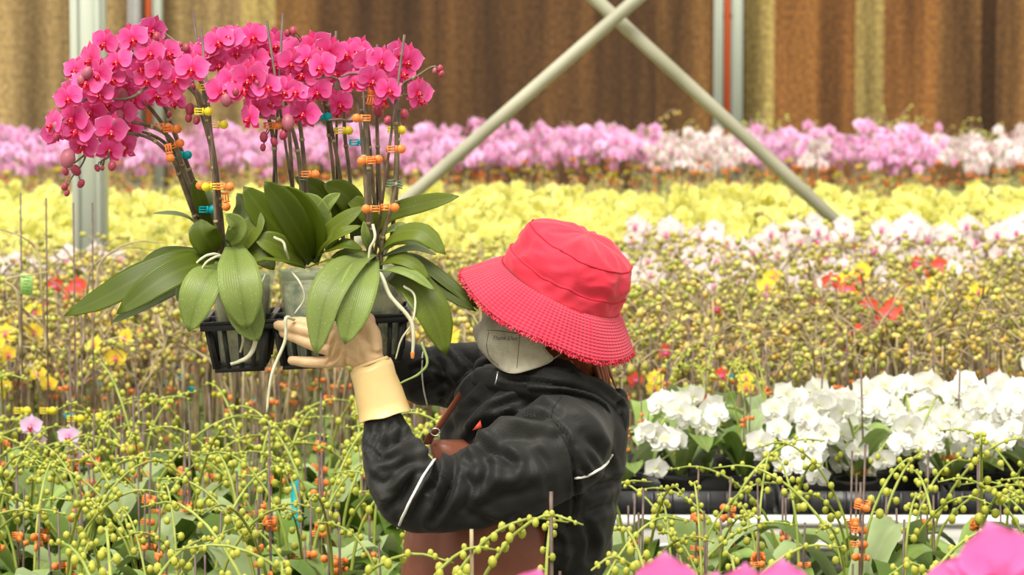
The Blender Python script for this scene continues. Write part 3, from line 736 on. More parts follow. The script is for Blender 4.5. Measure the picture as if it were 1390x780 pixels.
for px, py in ((1180, 455), (1165, 450), (85, 420), (75, 425), (970, 520), (1245, 395), (1200, 440), (1130, 420), (950, 430)): special('r', px, py)
for v in protos.values():
    for o in v: remove_tree(o)
for o in pk + pw: remove_tree(o)
for o in greens + fronts + twigs: remove_tree(o)

# ================================================================== flowers with parts
def flower_parts(s, pm, sm, lm, lm2):
    g = Geo()
    for a, L, W in ((0, .47, .34), (2.2, .45, .34), (-2.2, .45, .34)): petal(g, a, L * s, W * s, sm, -.02 * s, -.10, 7, 3, 0, start=.02 * s)
    sep_ = gmesh('flower', g); out = []
    for a in (1, -1):
        g = Geo(); petal(g, a * 1.22, .49 * s, .60 * s, pm, .012 * s, -.06, 8, 4, 1, start=.02 * s, cup=.18); out.append(gmesh('petal', g))
    g = Geo()
    ball(g, (0, -.02 * s, .09 * s), (.04 * s, .045 * s, .06 * s), pm, 8, 6)
    ball(g, (0, -.13 * s, .10 * s), (.055 * s, .10 * s, .03 * s), lm, 8, 6)
    for q in (1, -1): ball(g, (q * .075 * s, -.07 * s, .11 * s), (.03 * s, .06 * s, .055 * s), lm, 8, 6, Matrix.Rotation(q * .5, 3, 'Z'))
    ball(g, (0, -.06 * s, .135 * s), (.03 * s, .022 * s, .02 * s), lm2, 6, 4)
    tube(g, [(0, -.2 * s, .10 * s), (.03 * s, -.24 * s, .12 * s)], [.012 * s, .003 * s], lm, 3, 4); tube(g, [(0, -.2 * s, .10 * s), (-.03 * s, -.24 * s, .12 * s)], [.012 * s, .003 * s], lm, 3, 4)
    return sep_, out, gmesh('lip', g)
def put_flower(parent, fp, p, nrm, up, sc_=1.0, origin=(0, 0, 0)):
    f = obj('flower', fp[0], parent); f.location = Vector(p) - Vector(origin); f.rotation_euler = frame(nrm, up).to_euler(); f.scale = (sc_,) * 3
    for pm in fp[1]: obj('petal', pm, f)
    obj('lip', fp[2], f)
    return f
F_MAG = flower_parts(.072, 'magenta_petal', 'magenta_sepal', 'lip_red', 'lip_gold')
F_WHI = flower_parts(.086, 'white_petal', 'white_petal', 'white_petal', 'lip_yellow')
F_NEAR = flower_parts(.125, 'near_petal', 'near_petal', 'lip_red', 'lip_gold')

# ------------------------------------------------------------------ white orchids on the railed bench
random.seed(21)
WLAB = 'white orchid in full bloom behind the white bench rail'
def white_plant(px, Y, sprays, label, group=None, h=.30):
    o = thing('white_orchid', (xat(px, Y), Y, .78), label, 'potted orchid', group); O = o.location
    obj('pot', pot_geo(.06, .10), o)
    for i in range(5): obj('leaf', arc_leaf(U(-.3, .3) + math.pi * (i % 2) + (i - 2) * .4 - .3, U(.16, .22), U(.07, .085), 'bench_leaf', z0=.10, rise=U(.4, .9)), o)
    for (pts, nfl, nb) in sprays:
        P = [Vector((U(-.015, .015), U(-.015, .015), .10))] + [at(a, b, Y - dy) - O for a, b, dy in pts]
        g = Geo(); tube(g, P, [.004, .0036, .0032, .0022], 'green_stem', 18, 6); Q = resample(P, 40)
        s = obj('flower_spike', g, o)
        for i in range(nfl):
            q = Q[int(20 + 18 * i / max(1, nfl - .5))] + Vector((U(-.045, .045), U(-.05, .01), U(-.05, .04)))
            put_flower(o, F_WHI, q, (U(-1.2, .7), -1, U(-.35, .7)), (U(-.5, .5), 0, 1), U(.85, 1.1))
        for i in range(nb):
            q = Q[39] + Vector((-.014 * i + U(-.005, .005), U(-.01, .01), -.012 * i)); b = obj('bud', bud_mesh('green_bud'), o); r = .009 - .0012 * i; b.location = q; b.scale = (r,) * 3
    obj('stake', stake_geo(.02, -.01, .05, U(.28, .40), U(-.02, .02), 0, .0026), o)
    for i in range(2):
        c = obj('clip', clip_mesh(random.choice(('orange_clip', 'yellow_clip'))), o); c.location = (U(-.005, .015), -.012, U(.11, .17)); c.scale = (1.3,) * 3
    return o
for i, (px, Y) in enumerate(((1100, 9.55), (1165, 9.42), (1225, 9.55), (1290, 9.42), (1345, 9.58), (1405, 9.45), (1135, 9.9), (1200, 9.85), (1265, 9.9), (1330, 9.95), (1390, 9.9), (1450, 9.6))):
    sp = []
    for k in range(2):
        dx = -U(40, 85) if (k == 0 or i % 2) else U(10, 50); top = U(528, 560)
        sp.append(([(px - 4, 600, .02), (px + dx * .35, top, .05), (px + dx * .9, top + U(18, 50), .12), (px + dx * 1.25, top + U(60, 110), .17)], 9 if i < 6 else 7, 2 if k == 0 else 0))
    row_ = i >= 6 and i != 11; k_ = (i - 6) if row_ else (6 if i == 11 else i)
    white_plant(px, Y, sp, ['first', 'second', 'third', 'fourth', 'fifth', 'sixth', 'seventh'][k_] + ' white orchid from the left in the ' + ('back' if row_ else 'front') + ' row behind the white rail', 'white orchids on the railed bench')
white_plant(925, 9.5, [([(930, 610, .02), (925, 560, .04), (905, 565, .1), (885, 600, .14)], 7, 0), ([(935, 600, .02), (945, 565, .04), (965, 575, .08), (875, 640, .14)], 6, 0)],
            'white orchid with two sprays just behind the black hood, apart from the white mass')
white_plant(1400, 10.05, [([(1402, 560, .0), (1400, 500, .02), (1385, 480, .05), (1378, 490, .07)], 2, 0)], 'white orchid with a single raised flower at the right edge above the white mass')
# black carry trays behind the rail
for k in range(4):
    g = Geo(); x0 = .45 + k * .44
    for s in (-1, 1): box(g, (0, s * .13, .05), (.42, .006, .07), 'tray_black'); box(g, (s * .21, 0, .05), (.006, .26, .07), 'tray_black')
    for q in range(9): box(g, (-.19 + q * .0475, -.135, .05), (.008, .006, .07), 'tray_black')
    o = obj('carry_tray', g, smooth=False); o.location = (x0, 9.36, .792); tag(o, 'low black plastic tray around white orchid pots behind the white rail', 'tray', 'black trays behind the white rail')

# ------------------------------------------------------------------ large magenta orchids close to the camera
random.seed(3)
def near_plant(px, Y, fl, label):
    o = thing('magenta_orchid', (xat(px, Y), Y, .72), label, 'potted orchid'); O = o.location
    obj('pot', pot_geo(.065, .13), o)
    for i in range(5): obj('leaf', arc_leaf(i * 2.4, .22, .08, 'bench_leaf', z0=.13, rise=.6), o)
    top = at(fl[0][0], fl[0][1] + 25, Y) - O
    P = [Vector((0, 0, .13)), Vector((0, 0, top.z * .6)), Vector((top.x * .4, 0, top.z * .93)), top + Vector((0, .03, -.02))]
    g = Geo(); tube(g, P, [.005, .0045, .004, .003], 'hero_stem', 20, 8); obj('flower_spike', g, o)
    obj('stake', stake_geo(.01, .01, .05, top.z * .8, 0, 0, .0026), o)
    for px_, py_, s, nx, nz in fl:
        q = at(px_, py_, Y) - O; put_flower(o, F_NEAR, q, (nx, -1, nz), (random.choice((-1, 1)) * U(.9, 1.5), 0, U(.4, .8)), s)
        g = Geo(); tube(g, [P[3], q + Vector((0, .02, 0))], .003, 'hero_stem', 2, 6); obj('pedicel', g, o)
near_plant(920, 3.95, [(905, 826, 1.0, .1, .3), (1012, 832, .9, .3, .4), (1060, 830, .95, -.3, .4), (960, 832, .75, 0, .2)], 'large magenta orchid with petal tips at the bottom edge right of the jacket')
near_plant(1330, 3.9, [(1362, 792, 1.12, -.1, .35), (1300, 826, 1.05, -.3, .5), (1405, 822, 1.0, .2, .3)], 'large magenta orchid in the bottom right corner close to the camera')
near_plant(715, 4.1, [(718, 818, .65, 0, .3)], 'magenta orchid with one petal tip at the bottom edge beside the apron')

# ------------------------------------------------------------------ tall staked plants at the left, tags
random.seed(9)
LBT = ['bare orchid with tall stake carrying the green tag at the left edge', 'bare orchid on second tall stake from the left edge', 'bare orchid on tall stake left of the hanging magenta buds', 'bare orchid on tall stake before the pale post', 'bare orchid on short stake below the long leaf',
       'bare orchid with stake and yellow clip low at the left']
for i, (px, pt, Y) in enumerate(((28, 262, 9.5), (63, 268, 9.55), (101, 275, 9.4), (124, 275, 9.45), (112, 420, 9.6), (95, 470, 9.3))):
    o = thing('staked_orchid', (xat(px, Y), Y, BZ), LBT[i], 'potted orchid'); O = o.location
    obj('pot', pot_geo(), o)
    for k in range(3): obj('leaf', arc_leaf(k * 2.2 + i, .18, .07), o)
    q = at(px + U(-2, 2), pt, Y) - O; g = Geo(); tube(g, [Vector((0, 0, .05)), q], .0024, 'stake', 2, 6); obj('stake', g, o)
    if i in (0, 1, 3, 4):
        s = -1 if i in (1,) else 1
        w_ = [(px, 480), (px + s * 6, 400), (px + s * 14, 330 + i * 8), (px + s * 55, 305 + i * 8), (px + s * 100, 300 + i * 10)] if i != 0 else [(px, 480), (px - 4, 400), (px - 20, 380), (px + 20, 372), (px + 40, 368)]
        g = Geo(); tube(g, [at(a, b, Y - .02) - O for a, b in w_], [.004, .004, .0032, .0022, .0012], 'twig', 22, 6); obj('flower_spike', g, o)
    c = obj('clip', clip_mesh('yellow_clip'), o); c.location = (q * .45) + Vector((0, -.006, .02)); c.scale = (1.5,) * 3
    if i == 0:
        g = Geo(); M = Matrix.Rotation(.05, 4, 'Y'); box(g, (.016, 0, 0), (.032, .0015, .055), 'tag_green', M)
        tg_ = obj('plant_tag', g, o, smooth=False); tg_.location = at(px, 385, Y) - O + Vector((.0, -.004, 0))
        g = Geo()
        for r_ in range(5): box(g, (.014 + .002 * (r_ % 2), -.0012, .018 - r_ * .0085), (.020 - .004 * (r_ % 3), .0006, .0016), 'tag_ink', M)
        obj('writing', g, tg_, smooth=False)

# lilac blooms among the green leaves, teal tag, and bare stakes before the jacket
F_LIL = flower_parts(.066, 'lilac_petal', 'lilac_petal', 'lip_red', 'lip_yellow')
for px, py, lab in ((42, 578, 'orchid with a lilac flower low at the left edge among green stems'), (93, 592, 'orchid with a lilac flower half hidden right of the leftmost lilac bloom')):
    Y = 9.15; o = thing('lilac_orchid', (xat(px, Y), Y, BZ), lab, 'potted orchid'); O = o.location; obj('pot', pot_geo(), o)
    for k in range(4): obj('leaf', arc_leaf(k * 1.9, .2, .08, z0=.11, rise=.7), o)
    q = at(px, py, Y) - O; g = Geo(); tube(g, [Vector((0, 0, .1)), q * .6 + Vector((.01, 0, 0)), q + Vector((0, .02, 0))], [.004, .003, .002], 'green_stem', 12, 6); obj('flower_spike', g, o)
    put_flower(o, F_LIL, q, (-.2, -1, .1), (0, 0, 1), 1.0); put_flower(o, F_LIL, q + Vector((.012, .03, -.045)), (.5, -1, 0), (.1, 0, 1), .8)
o = thing('tagged_orchid', (xat(402, 8.7), 8.7, BZ), 'orchid marked with an upright teal tag left of the raised sleeve', 'potted orchid'); obj('pot', pot_geo(), o)
for k in range(5): obj('leaf', arc_leaf(k * 2.3, .2, .08, z0=.11, rise=.7), o)
q = at(402, 657, 8.7) - o.location; g = Geo(); box(g, (q.x, -.03, q.z / 2 + .06), (.022, .002, q.z - .08), 'teal_clip'); obj('plant_tag', g, o, smooth=False)
for px, pt, Y, lab in ((640, 718, 6.1, 'bare pale stake in a pot before the brown apron'), (748, 667, 6.15, 'tall bare stake in a pot before the black jacket')):
    o = thing('staked_pot', (xat(px + 4, Y), Y, BZ), lab, 'potted orchid'); obj('pot', pot_geo(), o); q = at(px, pt, Y) - o.location
    for k in range(3): obj('leaf', arc_leaf(k * 2.2, .2, .08, z0=.11, rise=.7), o)
    g = Geo(); tube(g, [Vector((0, 0, .06)), q], .0032, 'twig' if px < 700 else 'stake', 2, 8); obj('stake', g, o)
# ================================================================== held tray with six orchids
TX0, TX1 = at(275, 440, 6.86).x, at(552, 430, 6.86).x
TL = TX1 - TX0; TZ = at(275, 444, 6.86).z; SL = (at(552, 431, 6.86).z - TZ) / TL
TR = Matrix.Rotation(-math.atan(SL), 4, 'Y'); TR.translation = Vector((TX0, 6.86, TZ))
TD = .23
tray = thing('carrying_tray', (TX0 + TL / 2, 6.86 + TD / 2, TZ - .09), 'black plastic orchid carrying tray held up on the gloved hand', 'tray'); TO = tray.location
cw = TL / 3; ch = TD / 2; bt = .0085
g = Geo()
for y in (0, ch, TD): box(g, (TL / 2, y, 0), (TL + bt, .010 if y == ch else .007, .016), 'tray_black', TR)
for k in range(4): box(g, (k * cw, TD / 2, 0), (.010, TD, .016), 'tray_black', TR)
box(g, (TL / 2, -.005, .007), (TL + .012, .006, .004), 'tray_black', TR)
obj('rim', local(g, TO), tray, smooth=False)
HB = .082
for i in range(3):
    for j in range(2):
        g = Geo(); cx, cy = (i + .5) * cw, (j + .5) * ch; a, b = cw / 2 - .008, ch / 2 - .007; a2, b2 = a * .78, b * .8
        def V2(x, y, t): return Vector((cx + x * (a + (a2 - a) * t), cy + y * (b + (b2 - b) * t), -HB * t))
        for sgn in (-1, 1):
            for q in (-1, -.45, .1, .6, 1):
                wd = .013 if abs(q) == 1 else .009
                for (p0, p1, ax) in ((V2(q, sgn, 0), V2(q, sgn, 1), 0), (V2(sgn, q, 0), V2(sgn, q, 1), 1)):
                    e = Vector((wd / 2, 0, 0)) if ax == 0 else Vector((0, wd / 2, 0)); t_ = Vector((0, .0022 * sgn, 0)) if ax == 0 else Vector((.0022 * sgn, 0, 0))
                    vs = [TR @ (p + s1 * e + s2 * t_) for p in (p0, p1) for s1 in (-1, 1) for s2 in (0, 1)]
                    g.add(vs, [(0, 1, 3, 2), (4, 6, 7, 5), (0, 4, 5, 1), (2, 3, 7, 6), (0, 2, 6, 4), (1, 5, 7, 3)], 'tray_black')
        for sgn in (-1, 1):
            box(g, (cx, cy + sgn * b2, -HB), (2 * a2 + .006, .004, .014), 'tray_black', TR); box(g, (cx + sgn * a2, cy, -HB), (.004, 2 * b2, .014), 'tray_black', TR)
        box(g, (cx, cy, -HB), (2 * a2, .014, .003), 'tray_black', TR); box(g, (cx, cy, -HB), (.014, 2 * b2, .003), 'tray_black', TR)
        obj('cell', local(g, TO), tray, smooth=False)

NB = []      # resampled stem points for flowers to spring from
def hero(label, i, j, leaves, stems, stakes, roots, clips, wires=()):
    cx, cy = (i + .5) * cw, (j + .5) * ch; base = TR @ Vector((cx, cy, -HB + .003))
    o = thing('magenta_orchid', base, label, 'potted orchid'); O = base
    # clear pot
    k = 24; V = []; hh = .172 if j == 0 else .162; ring = [(.036, 0), (.0365, .01), (.048, hh - .05), (.0495, hh - .047), (.0485, hh - .044), (.0495, hh - .035), (.051, hh - .032), (.050, hh - .029), (.051, hh - .02), (.0515, hh - .012), (.0535, hh - .012), (.0535, hh), (.051, hh), (.0495, hh - .02), (.0355, .006)]
    sy = .98
    for rr, z in ring: V += [(rr * math.cos(2 * math.pi * q / k) * 1.08, rr * math.sin(2 * math.pi * q / k) * sy, z) for q in range(k)]
    F = [(a * k + q, a * k + (q + 1) % k, (a + 1) * k + (q + 1) % k, (a + 1) * k + q) for a in range(len(ring) - 1) for q in range(k)] + [tuple(range(k - 1, -1, -1))]
    g = Geo(); g.add(V, F, 'clear_pot'); pot = obj('pot', g, o)
    g = Geo(); V = []; rs = [(.0, .008), (.033, .008), (.046, hh - .035), (.044, hh - .024), (0, hh - .018)]
    for a, (rr, z) in enumerate(rs):
        for q in range(18):
            jt = 1 + .05 * noise.noise(Vector((q * .7, a * 2.1, i * 5 + j))); V.append((rr * jt * math.cos(2 * math.pi * q / 18) * 1.06, rr * jt * math.sin(2 * math.pi * q / 18) * .97, z + (.006 * noise.noise(Vector((q, a, i))) if a > 2 else 0)))
    g.add(V, [(a * 18 + q, a * 18 + (q + 1) % 18, (a + 1) * 18 + (q + 1) % 18, (a + 1) * 18 + q) for a in range(4) for q in range(18)], 'bark' if i == 0 else 'moss')
    obj('moss_plug', g, pot)
    for (pts, wd, nrm, mt, fold) in leaves:
        P = [at(a, b, Y) for a, b, Y in pts]; Yc = sum(p[2] for p in pts) / len(pts)
        g = Geo(); leaf(g, P, wd * Yc / FPX, nrm, mt, fold, 16, 4)
        l = obj('leaf', local(g, O), o); md = l.modifiers.new('thickness', 'SOLIDIFY'); md.thickness = .0014; md.offset = -1
    root0 = at(*stems[0][0][0][:2], stems[0][0][0][2]) if stems else None
    for (pts, r) in stems:
        P = [at(a, b, Y) for a, b, Y in pts]
        g = Geo(); n_ = max(18, len(P) * 6); tube(g, P, r, 'hero_stem', n_, 8)
        Q = resample(P, 60)
        for q in (.12, .3, .5, .68):   # nodes on the stem
            p = Q[int(q * 59)]; t = (Q[int(q * 59) + 1] - p).normalized(); rr = lerp_list(r, 60)[int(q * 59)]; tube(g, [p - t * .003, p + t * .003], rr * 1.28, 'twig', 2, 8)
        s = obj('flower_spike', local(g, O), o); NB.append((o, O, [(q, topx(q)) for q in Q[24:]]))
    for (a, b, Y, c, d, Y2) in stakes:
        g = Geo(); tube(g, [at(a, b, Y), at(c, d, Y2)], [.0028, .0024], 'stake', 2, 8); obj('stake', local(g, O), o)
    for (pts, r, mt) in roots:
        P = [at(a, b, Y) for a, b, Y in pts]; g = Geo(); tube(g, P, [r, r, r * .9, r * .7], mt, 26, 8)
        for v in range(len(g.V)):
            p = Vector(g.V[v]); g.V[v] = tuple(p + Vector((0, 0, 1)) * (.0012 * noise.noise(p * 90)))
        obj('aerial_root', local(g, O), o)
    for (a, b, Y, c, rot) in clips:
        cl = obj('clip', clip_mesh(c), o); cl.location = at(a, b, Y - .004) - O; cl.rotation_euler = (0, rot, 0 if rnd() < .6 else .25); cl.scale = (1.15,) * 3
    for (a, b, Y) in wires:
        g = Geo(); c0 = at(a, b, Y); P = [c0 + Vector((.008 * math.cos(t * .7), .008 * math.sin(t * .7), .0006 * t)) for t in range(28)]; tube(g, P, .0011, 'wire_green', 56, 5); obj('twist_tie', local(g, O), o)
    return o
Y1 = 6.90; Y2 = 7.02
CAMN = (0.1, -1, .55); UPN = (0, -.45, 1)
# front left
hero('magenta orchid in left front pot with long leaves spread left, sprays arching left', 0, 0, [
    ([(298, 352, 6.9), (250, 352, 6.86), (190, 376, 6.84), (140, 404, 6.84), (87, 428, 6.85)], 44, (.2, -.75, .75), 'dark_leaf', .12),
    ([(300, 358, 6.88), (262, 360, 6.82), (215, 382, 6.79), (158, 426, 6.78)], 44, (.3, -.8, .65), 'dark_leaf', .15),
    ([(300, 362, 6.9), (250, 385, 6.88), (205, 408, 6.87), (150, 438, 6.86)], 24, (-.3, -.6, .4), 'grey_leaf', .2),
    ([(308, 358, 6.88), (285, 372, 6.80), (268, 405, 6.77), (256, 450, 6.78)], 56, (-.25, -1, .5), 'pale_leaf', .16),
    ([(318, 335, 6.86), (322, 362, 6.79), (328, 400, 6.76), (335, 447, 6.77)], 60, (.05, -1, .45), 'pale_leaf', .14),
    ([(318, 372, 6.87), (325, 405, 6.81), (336, 432, 6.79), (350, 463, 6.79)], 50, (.2, -1, .35), 'pale_leaf', .14),
    ([(297, 356, 6.9), (288, 335, 6.86), (276, 318, 6.84), (272, 297, 6.85)], 44, (.2, -1, .3), 'dark_leaf', .12),
    ([(300, 360, 6.87), (275, 375, 6.84), (255, 392, 6.83), (240, 408, 6.83)], 36, (-.2, -1, .3), 'grey_leaf', .15),
    ([(318, 345, 6.88), (332, 325, 6.86), (345, 305, 6.86), (352, 286, 6.87)], 34, (-.3, -1, .5), 'mid_leaf', .2),
    ([(322, 348, 6.88), (345, 342, 6.86), (365, 335, 6.86), (385, 345, 6.87)], 36, (.1, -1, .4), 'mid_leaf', .2),
    ([(310, 330, 6.87), (320, 318, 6.84), (322, 305, 6.83), (306, 290, 6.82)], 26, (.2, -1, .3), 'pale_leaf', .25)],
    [([(302, 352, 6.9), (296, 290, 6.9), (291, 235, 6.9), (286, 180, 6.9), (280, 130, 6.89), (268, 104, 6.88), (246, 86, 6.87), (218, 77, 6.86), (172, 78, 6.85), (143, 90, 6.84), (118, 108, 6.83)], [.0042, .0042, .004, .0034, .0028, .0018]),
     ([(306, 352, 6.91), (300, 290, 6.91), (293, 225, 6.91), (283, 170, 6.9), (272, 140, 6.89), (255, 118, 6.88), (222, 106, 6.86), (200, 118, 6.84), (172, 134, 6.83), (120, 134, 6.81), (103, 148, 6.8), (83, 164, 6.8)], [.004, .004, .0035, .003, .0025, .0018]),
     ([(300, 352, 6.92), (294, 280, 6.93), (288, 200, 6.94), (276, 140, 6.95), (262, 118, 6.95), (240, 98, 6.95), (222, 84, 6.95)], [.004, .0036, .003, .002]),
     ([(297, 352, 6.88), (292, 280, 6.88), (288, 210, 6.9), (272, 150, 6.93), (258, 100, 6.95), (242, 62, 6.96), (222, 44, 6.97)], [.004, .0036, .003, .002])],
    [(302, 345, 6.87, 273, 37, 6.89), (304, 350, 6.93, 262, 15, 6.97)],
    [([(305, 348, 6.86), (285, 345, 6.84), (266, 358, 6.83), (262, 378, 6.83)], .0026, 'root'), ([(306, 352, 6.85), (296, 348, 6.83), (280, 356, 6.82), (270, 372, 6.82)], .0026, 'root'),
     ([(349, 440, 6.82), (345, 470, 6.81), (334, 486, 6.81), (313, 494, 6.81)], .0045, 'root'), ([(325, 440, 6.86), (330, 460, 6.85), (326, 478, 6.85)], .003, 'root')],
    [(281, 118, 6.87, 'yellow_clip', 0), (276, 151, 6.87, 'yellow_clip', 0), (297, 169, 6.9, 'yellow_clip', 0), (286, 253, 6.87, 'yellow_clip', 3.1), (305, 253, 6.87, 'orange_clip', 0), (279, 251, 6.9, 'orange_clip', 3.1), (306, 273, 6.88, 'orange_clip', 1.5)])
# back left
hero('magenta orchid in the left back pot with a dark bundle of stems leaning left', 0, 1, [
    ([(285, 330, 7.02), (262, 300, 7.0), (240, 291, 6.98), (208, 289, 6.97)], 17, (.1, -.25, 1), 'grey_leaf', .3),
    ([(290, 325, 7.02), (276, 285, 6.98), (268, 262, 6.97), (264, 243, 6.97)], 20, (.4, -1, .1), 'dark_leaf', .15),
    ([(290, 342, 7.0), (240, 340, 6.97), (215, 346, 6.96), (186, 364, 6.95)], 22, (.2, -.5, .9), 'dark_leaf', .1),
    ([(292, 335, 7.03), (285, 300, 7.02), (279, 270, 7.0), (276, 248, 7.0)], 24, (.2, -1, .2), 'grey_leaf', .3),
    ([(310, 345, 7.02), (330, 320, 7.0), (350, 312, 6.98), (375, 322, 6.97)], 34, (.1, -1, .5), 'mid_leaf', .15),
    ([(305, 340, 7.02), (322, 305, 7.0), (330, 280, 6.99), (322, 262, 6.98)], 26, (.3, -1, .2), 'grey_leaf', .25),
    ([(322, 352, 7.0), (342, 345, 6.97), (360, 352, 6.96), (372, 366, 6.95)], 26, (.1, -1, .6), 'dark_leaf', .15)],
    [([(285, 340, 7.03), (268, 290, 7.0), (249, 240, 6.98), (228, 188, 6.95), (219, 166, 6.94), (192, 134, 6.92), (178, 124, 6.9), (150, 145, 6.88), (132, 165, 6.87)], [.0045, .0042, .0038, .003, .002]),
     ([(289, 340, 7.02), (272, 290, 6.99), (253, 240, 6.96), (233, 190, 6.93), (203, 171, 6.9), (168, 165, 6.87), (150, 172, 6.84), (120, 205, 6.82), (100, 222, 6.81)], [.0045, .0042, .0036, .003, .0018]),
     ([(282, 340, 7.01), (263, 290, 6.98), (246, 245, 6.95), (234, 216, 6.93), (208, 190, 6.91), (172, 181, 6.88), (150, 195, 6.86), (142, 215, 6.85), (140, 226, 6.85)], [.0042, .004, .0034, .0028, .0015]),
     ([(290, 342, 7.05), (275, 290, 7.03), (254, 235, 7.01), (228, 198, 6.99), (205, 183, 6.97), (176, 176, 6.95), (160, 186, 6.94)], [.0042, .004, .0034, .0018]),
     ([(293, 342, 7.04), (277, 285, 7.02), (257, 230, 7.0), (236, 180, 6.97), (222, 142, 6.95), (204, 122, 6.93), (176, 140, 6.9), (150, 160, 6.88)], [.0045, .0042, .0034, .002])],
    [(280, 300, 7.0, 232, 160, 7.0)], [],
    [(222, 172, 6.92, 'orange_clip', .1), (233, 175, 6.92, 'orange_clip', 0), (238, 196, 6.94, 'orange_clip', -.3), (230, 207, 6.91, 'orange_clip', 1.4), (248, 210, 6.97, 'teal_clip', 0), (282, 284, 6.98, 'teal_clip', 0)])
# front middle
hero('magenta orchid in the middle front pot with upright dark leaves', 1, 0, [
    ([(424, 354, 6.9), (408, 318, 6.84), (385, 280, 6.8), (359, 246, 6.78)], 44, (.35, -1, .15), 'dark_leaf', .14),
    ([(424, 356, 6.91), (425, 318, 6.87), (408, 282, 6.85), (381, 252, 6.84)], 44, (-.25, -1, .1), 'dark_leaf', .2),
    ([(418, 356, 6.92), (385, 320, 6.88), (355, 285, 6.87), (331, 253, 6.87)], 44, (.3, -1, .3), 'dark_leaf', .14),
    ([(426, 348, 6.9), (440, 322, 6.87), (465, 300, 6.86), (494, 280, 6.86)], 26, (.1, -.9, .8), 'mid_leaf', .15),
    ([(428, 345, 6.93), (440, 305, 6.9), (430, 280, 6.89), (412, 262, 6.89)], 26, (-.2, -1, .4), 'pale_leaf', .2),
    ([(428, 350, 6.9), (450, 336, 6.85), (470, 331, 6.83), (492, 338, 6.83)], 22, (0, -.7, 1), 'dark_leaf', .15),
    ([(416, 362, 6.88), (395, 356, 6.83), (370, 352, 6.8), (350, 350, 6.79)], 10, (0, -.4, 1), 'mid_leaf', .2),
    ([(420, 362, 6.88), (435, 356, 6.84), (448, 353, 6.82), (460, 354, 6.82)], 10, (0, -.4, 1), 'mid_leaf', .2),
    ([(415, 358, 6.89), (395, 345, 6.86), (370, 330, 6.85), (345, 322, 6.85)], 34, (0, -1, .5), 'mid_leaf', .2),
    ([(428, 352, 6.9), (445, 330, 6.86), (462, 316, 6.84), (490, 306, 6.84)], 20, (0, -.8, 1), 'mid_leaf', .15),
    ([(424, 340, 6.92), (432, 300, 6.90), (445, 275, 6.89), (462, 262, 6.89)], 18, (.2, -1, .3), 'pale_leaf', .25)],
    [([(412, 350, 6.93), (408, 240, 6.91), (402, 195, 6.9), (393, 168, 6.89), (378, 162, 6.88), (352, 158, 6.86), (340, 165, 6.86)], [.0042, .004, .003, .002]),
     ([(420, 350, 6.94), (414, 240, 6.93), (408, 175, 6.92), (400, 140, 6.9), (380, 125, 6.88), (350, 120, 6.86), (320, 125, 6.85)], [.0042, .004, .003, .002]),
     ([(378, 345, 6.95), (374, 240, 6.93), (371, 190, 6.92), (362, 155, 6.9), (341, 131, 6.88), (325, 120, 6.87), (300, 118, 6.86)], [.004, .004, .003, .002])],
    [(366, 345, 6.94, 384, 18, 6.9), (410, 345, 6.93, 362, 28, 6.87)],
    [([(392, 364, 6.84), (408, 385, 6.82), (413, 405, 6.82), (400, 425, 6.82)], .0019, 'root'), ([(372, 322, 6.83), (384, 328, 6.82), (388, 340, 6.82), (392, 352, 6.84)], .0028, 'root'),
     ([(399, 434, 6.80), (388, 432, 6.78), (387, 462, 6.78), (369, 508, 6.77), (362, 560, 6.77)], .0034, 'root'), ([(360, 372, 6.86), (352, 395, 6.85), (356, 420, 6.85)], .002, 'root')],
    [(370, 170, 6.89, 'orange_clip', 0), (421, 236, 6.91, 'orange_clip', 0)], [(412, 246, 6.91)])
# back middle
hero('magenta orchid in the middle back pot, leaves fanned behind the stems', 1, 1, [
    ([(460, 320, 7.03), (455, 285, 7.0), (430, 258, 6.99), (400, 240, 6.98)], 30, (.1, -1, .3), 'dark_leaf', .14),
    ([(485, 320, 7.03), (482, 285, 7.0), (465, 262, 6.98), (439, 250, 6.97)], 38, (.1, -1, .4), 'dark_leaf', .14),
    ([(450, 340, 7.03), (440, 300, 7.01), (420, 275, 7.0), (405, 262, 7.0)], 34, (.1, -1, .4), 'mid_leaf', .14)],
    [([(455, 330, 7.04), (453, 243, 7.0), (444, 165, 6.97), (438, 130, 6.95), (425, 100, 6.93), (405, 88, 6.92), (385, 95, 6.9)], [.0035, .0032, .0026, .0018]),
     ([(466, 330, 7.04), (462, 243, 7.0), (450, 175, 6.97), (444, 140, 6.95), (430, 118, 6.93), (405, 112, 6.9), (385, 120, 6.88)], [.004, .0036, .003, .0018]),
     ([(478, 330, 7.05), (475, 243, 7.02), (468, 183, 7.0), (466, 130, 6.98), (455, 92, 6.96), (440, 72, 6.95), (415, 64, 6.94)], [.004, .0036, .003, .0018]),
     ([(400, 330, 7.05), (396, 230, 7.04), (388, 140, 7.03), (375, 95, 7.0), (355, 75, 6.98), (330, 68, 6.97), (300, 75, 6.96)], [.004, .0036, .003, .0018])],
    [(458, 330, 7.05, 456, 42, 7.05)], [],
    [(466, 177, 6.97, 'yellow_clip', 0), (438, 158, 6.95, 'teal_clip', 0)])
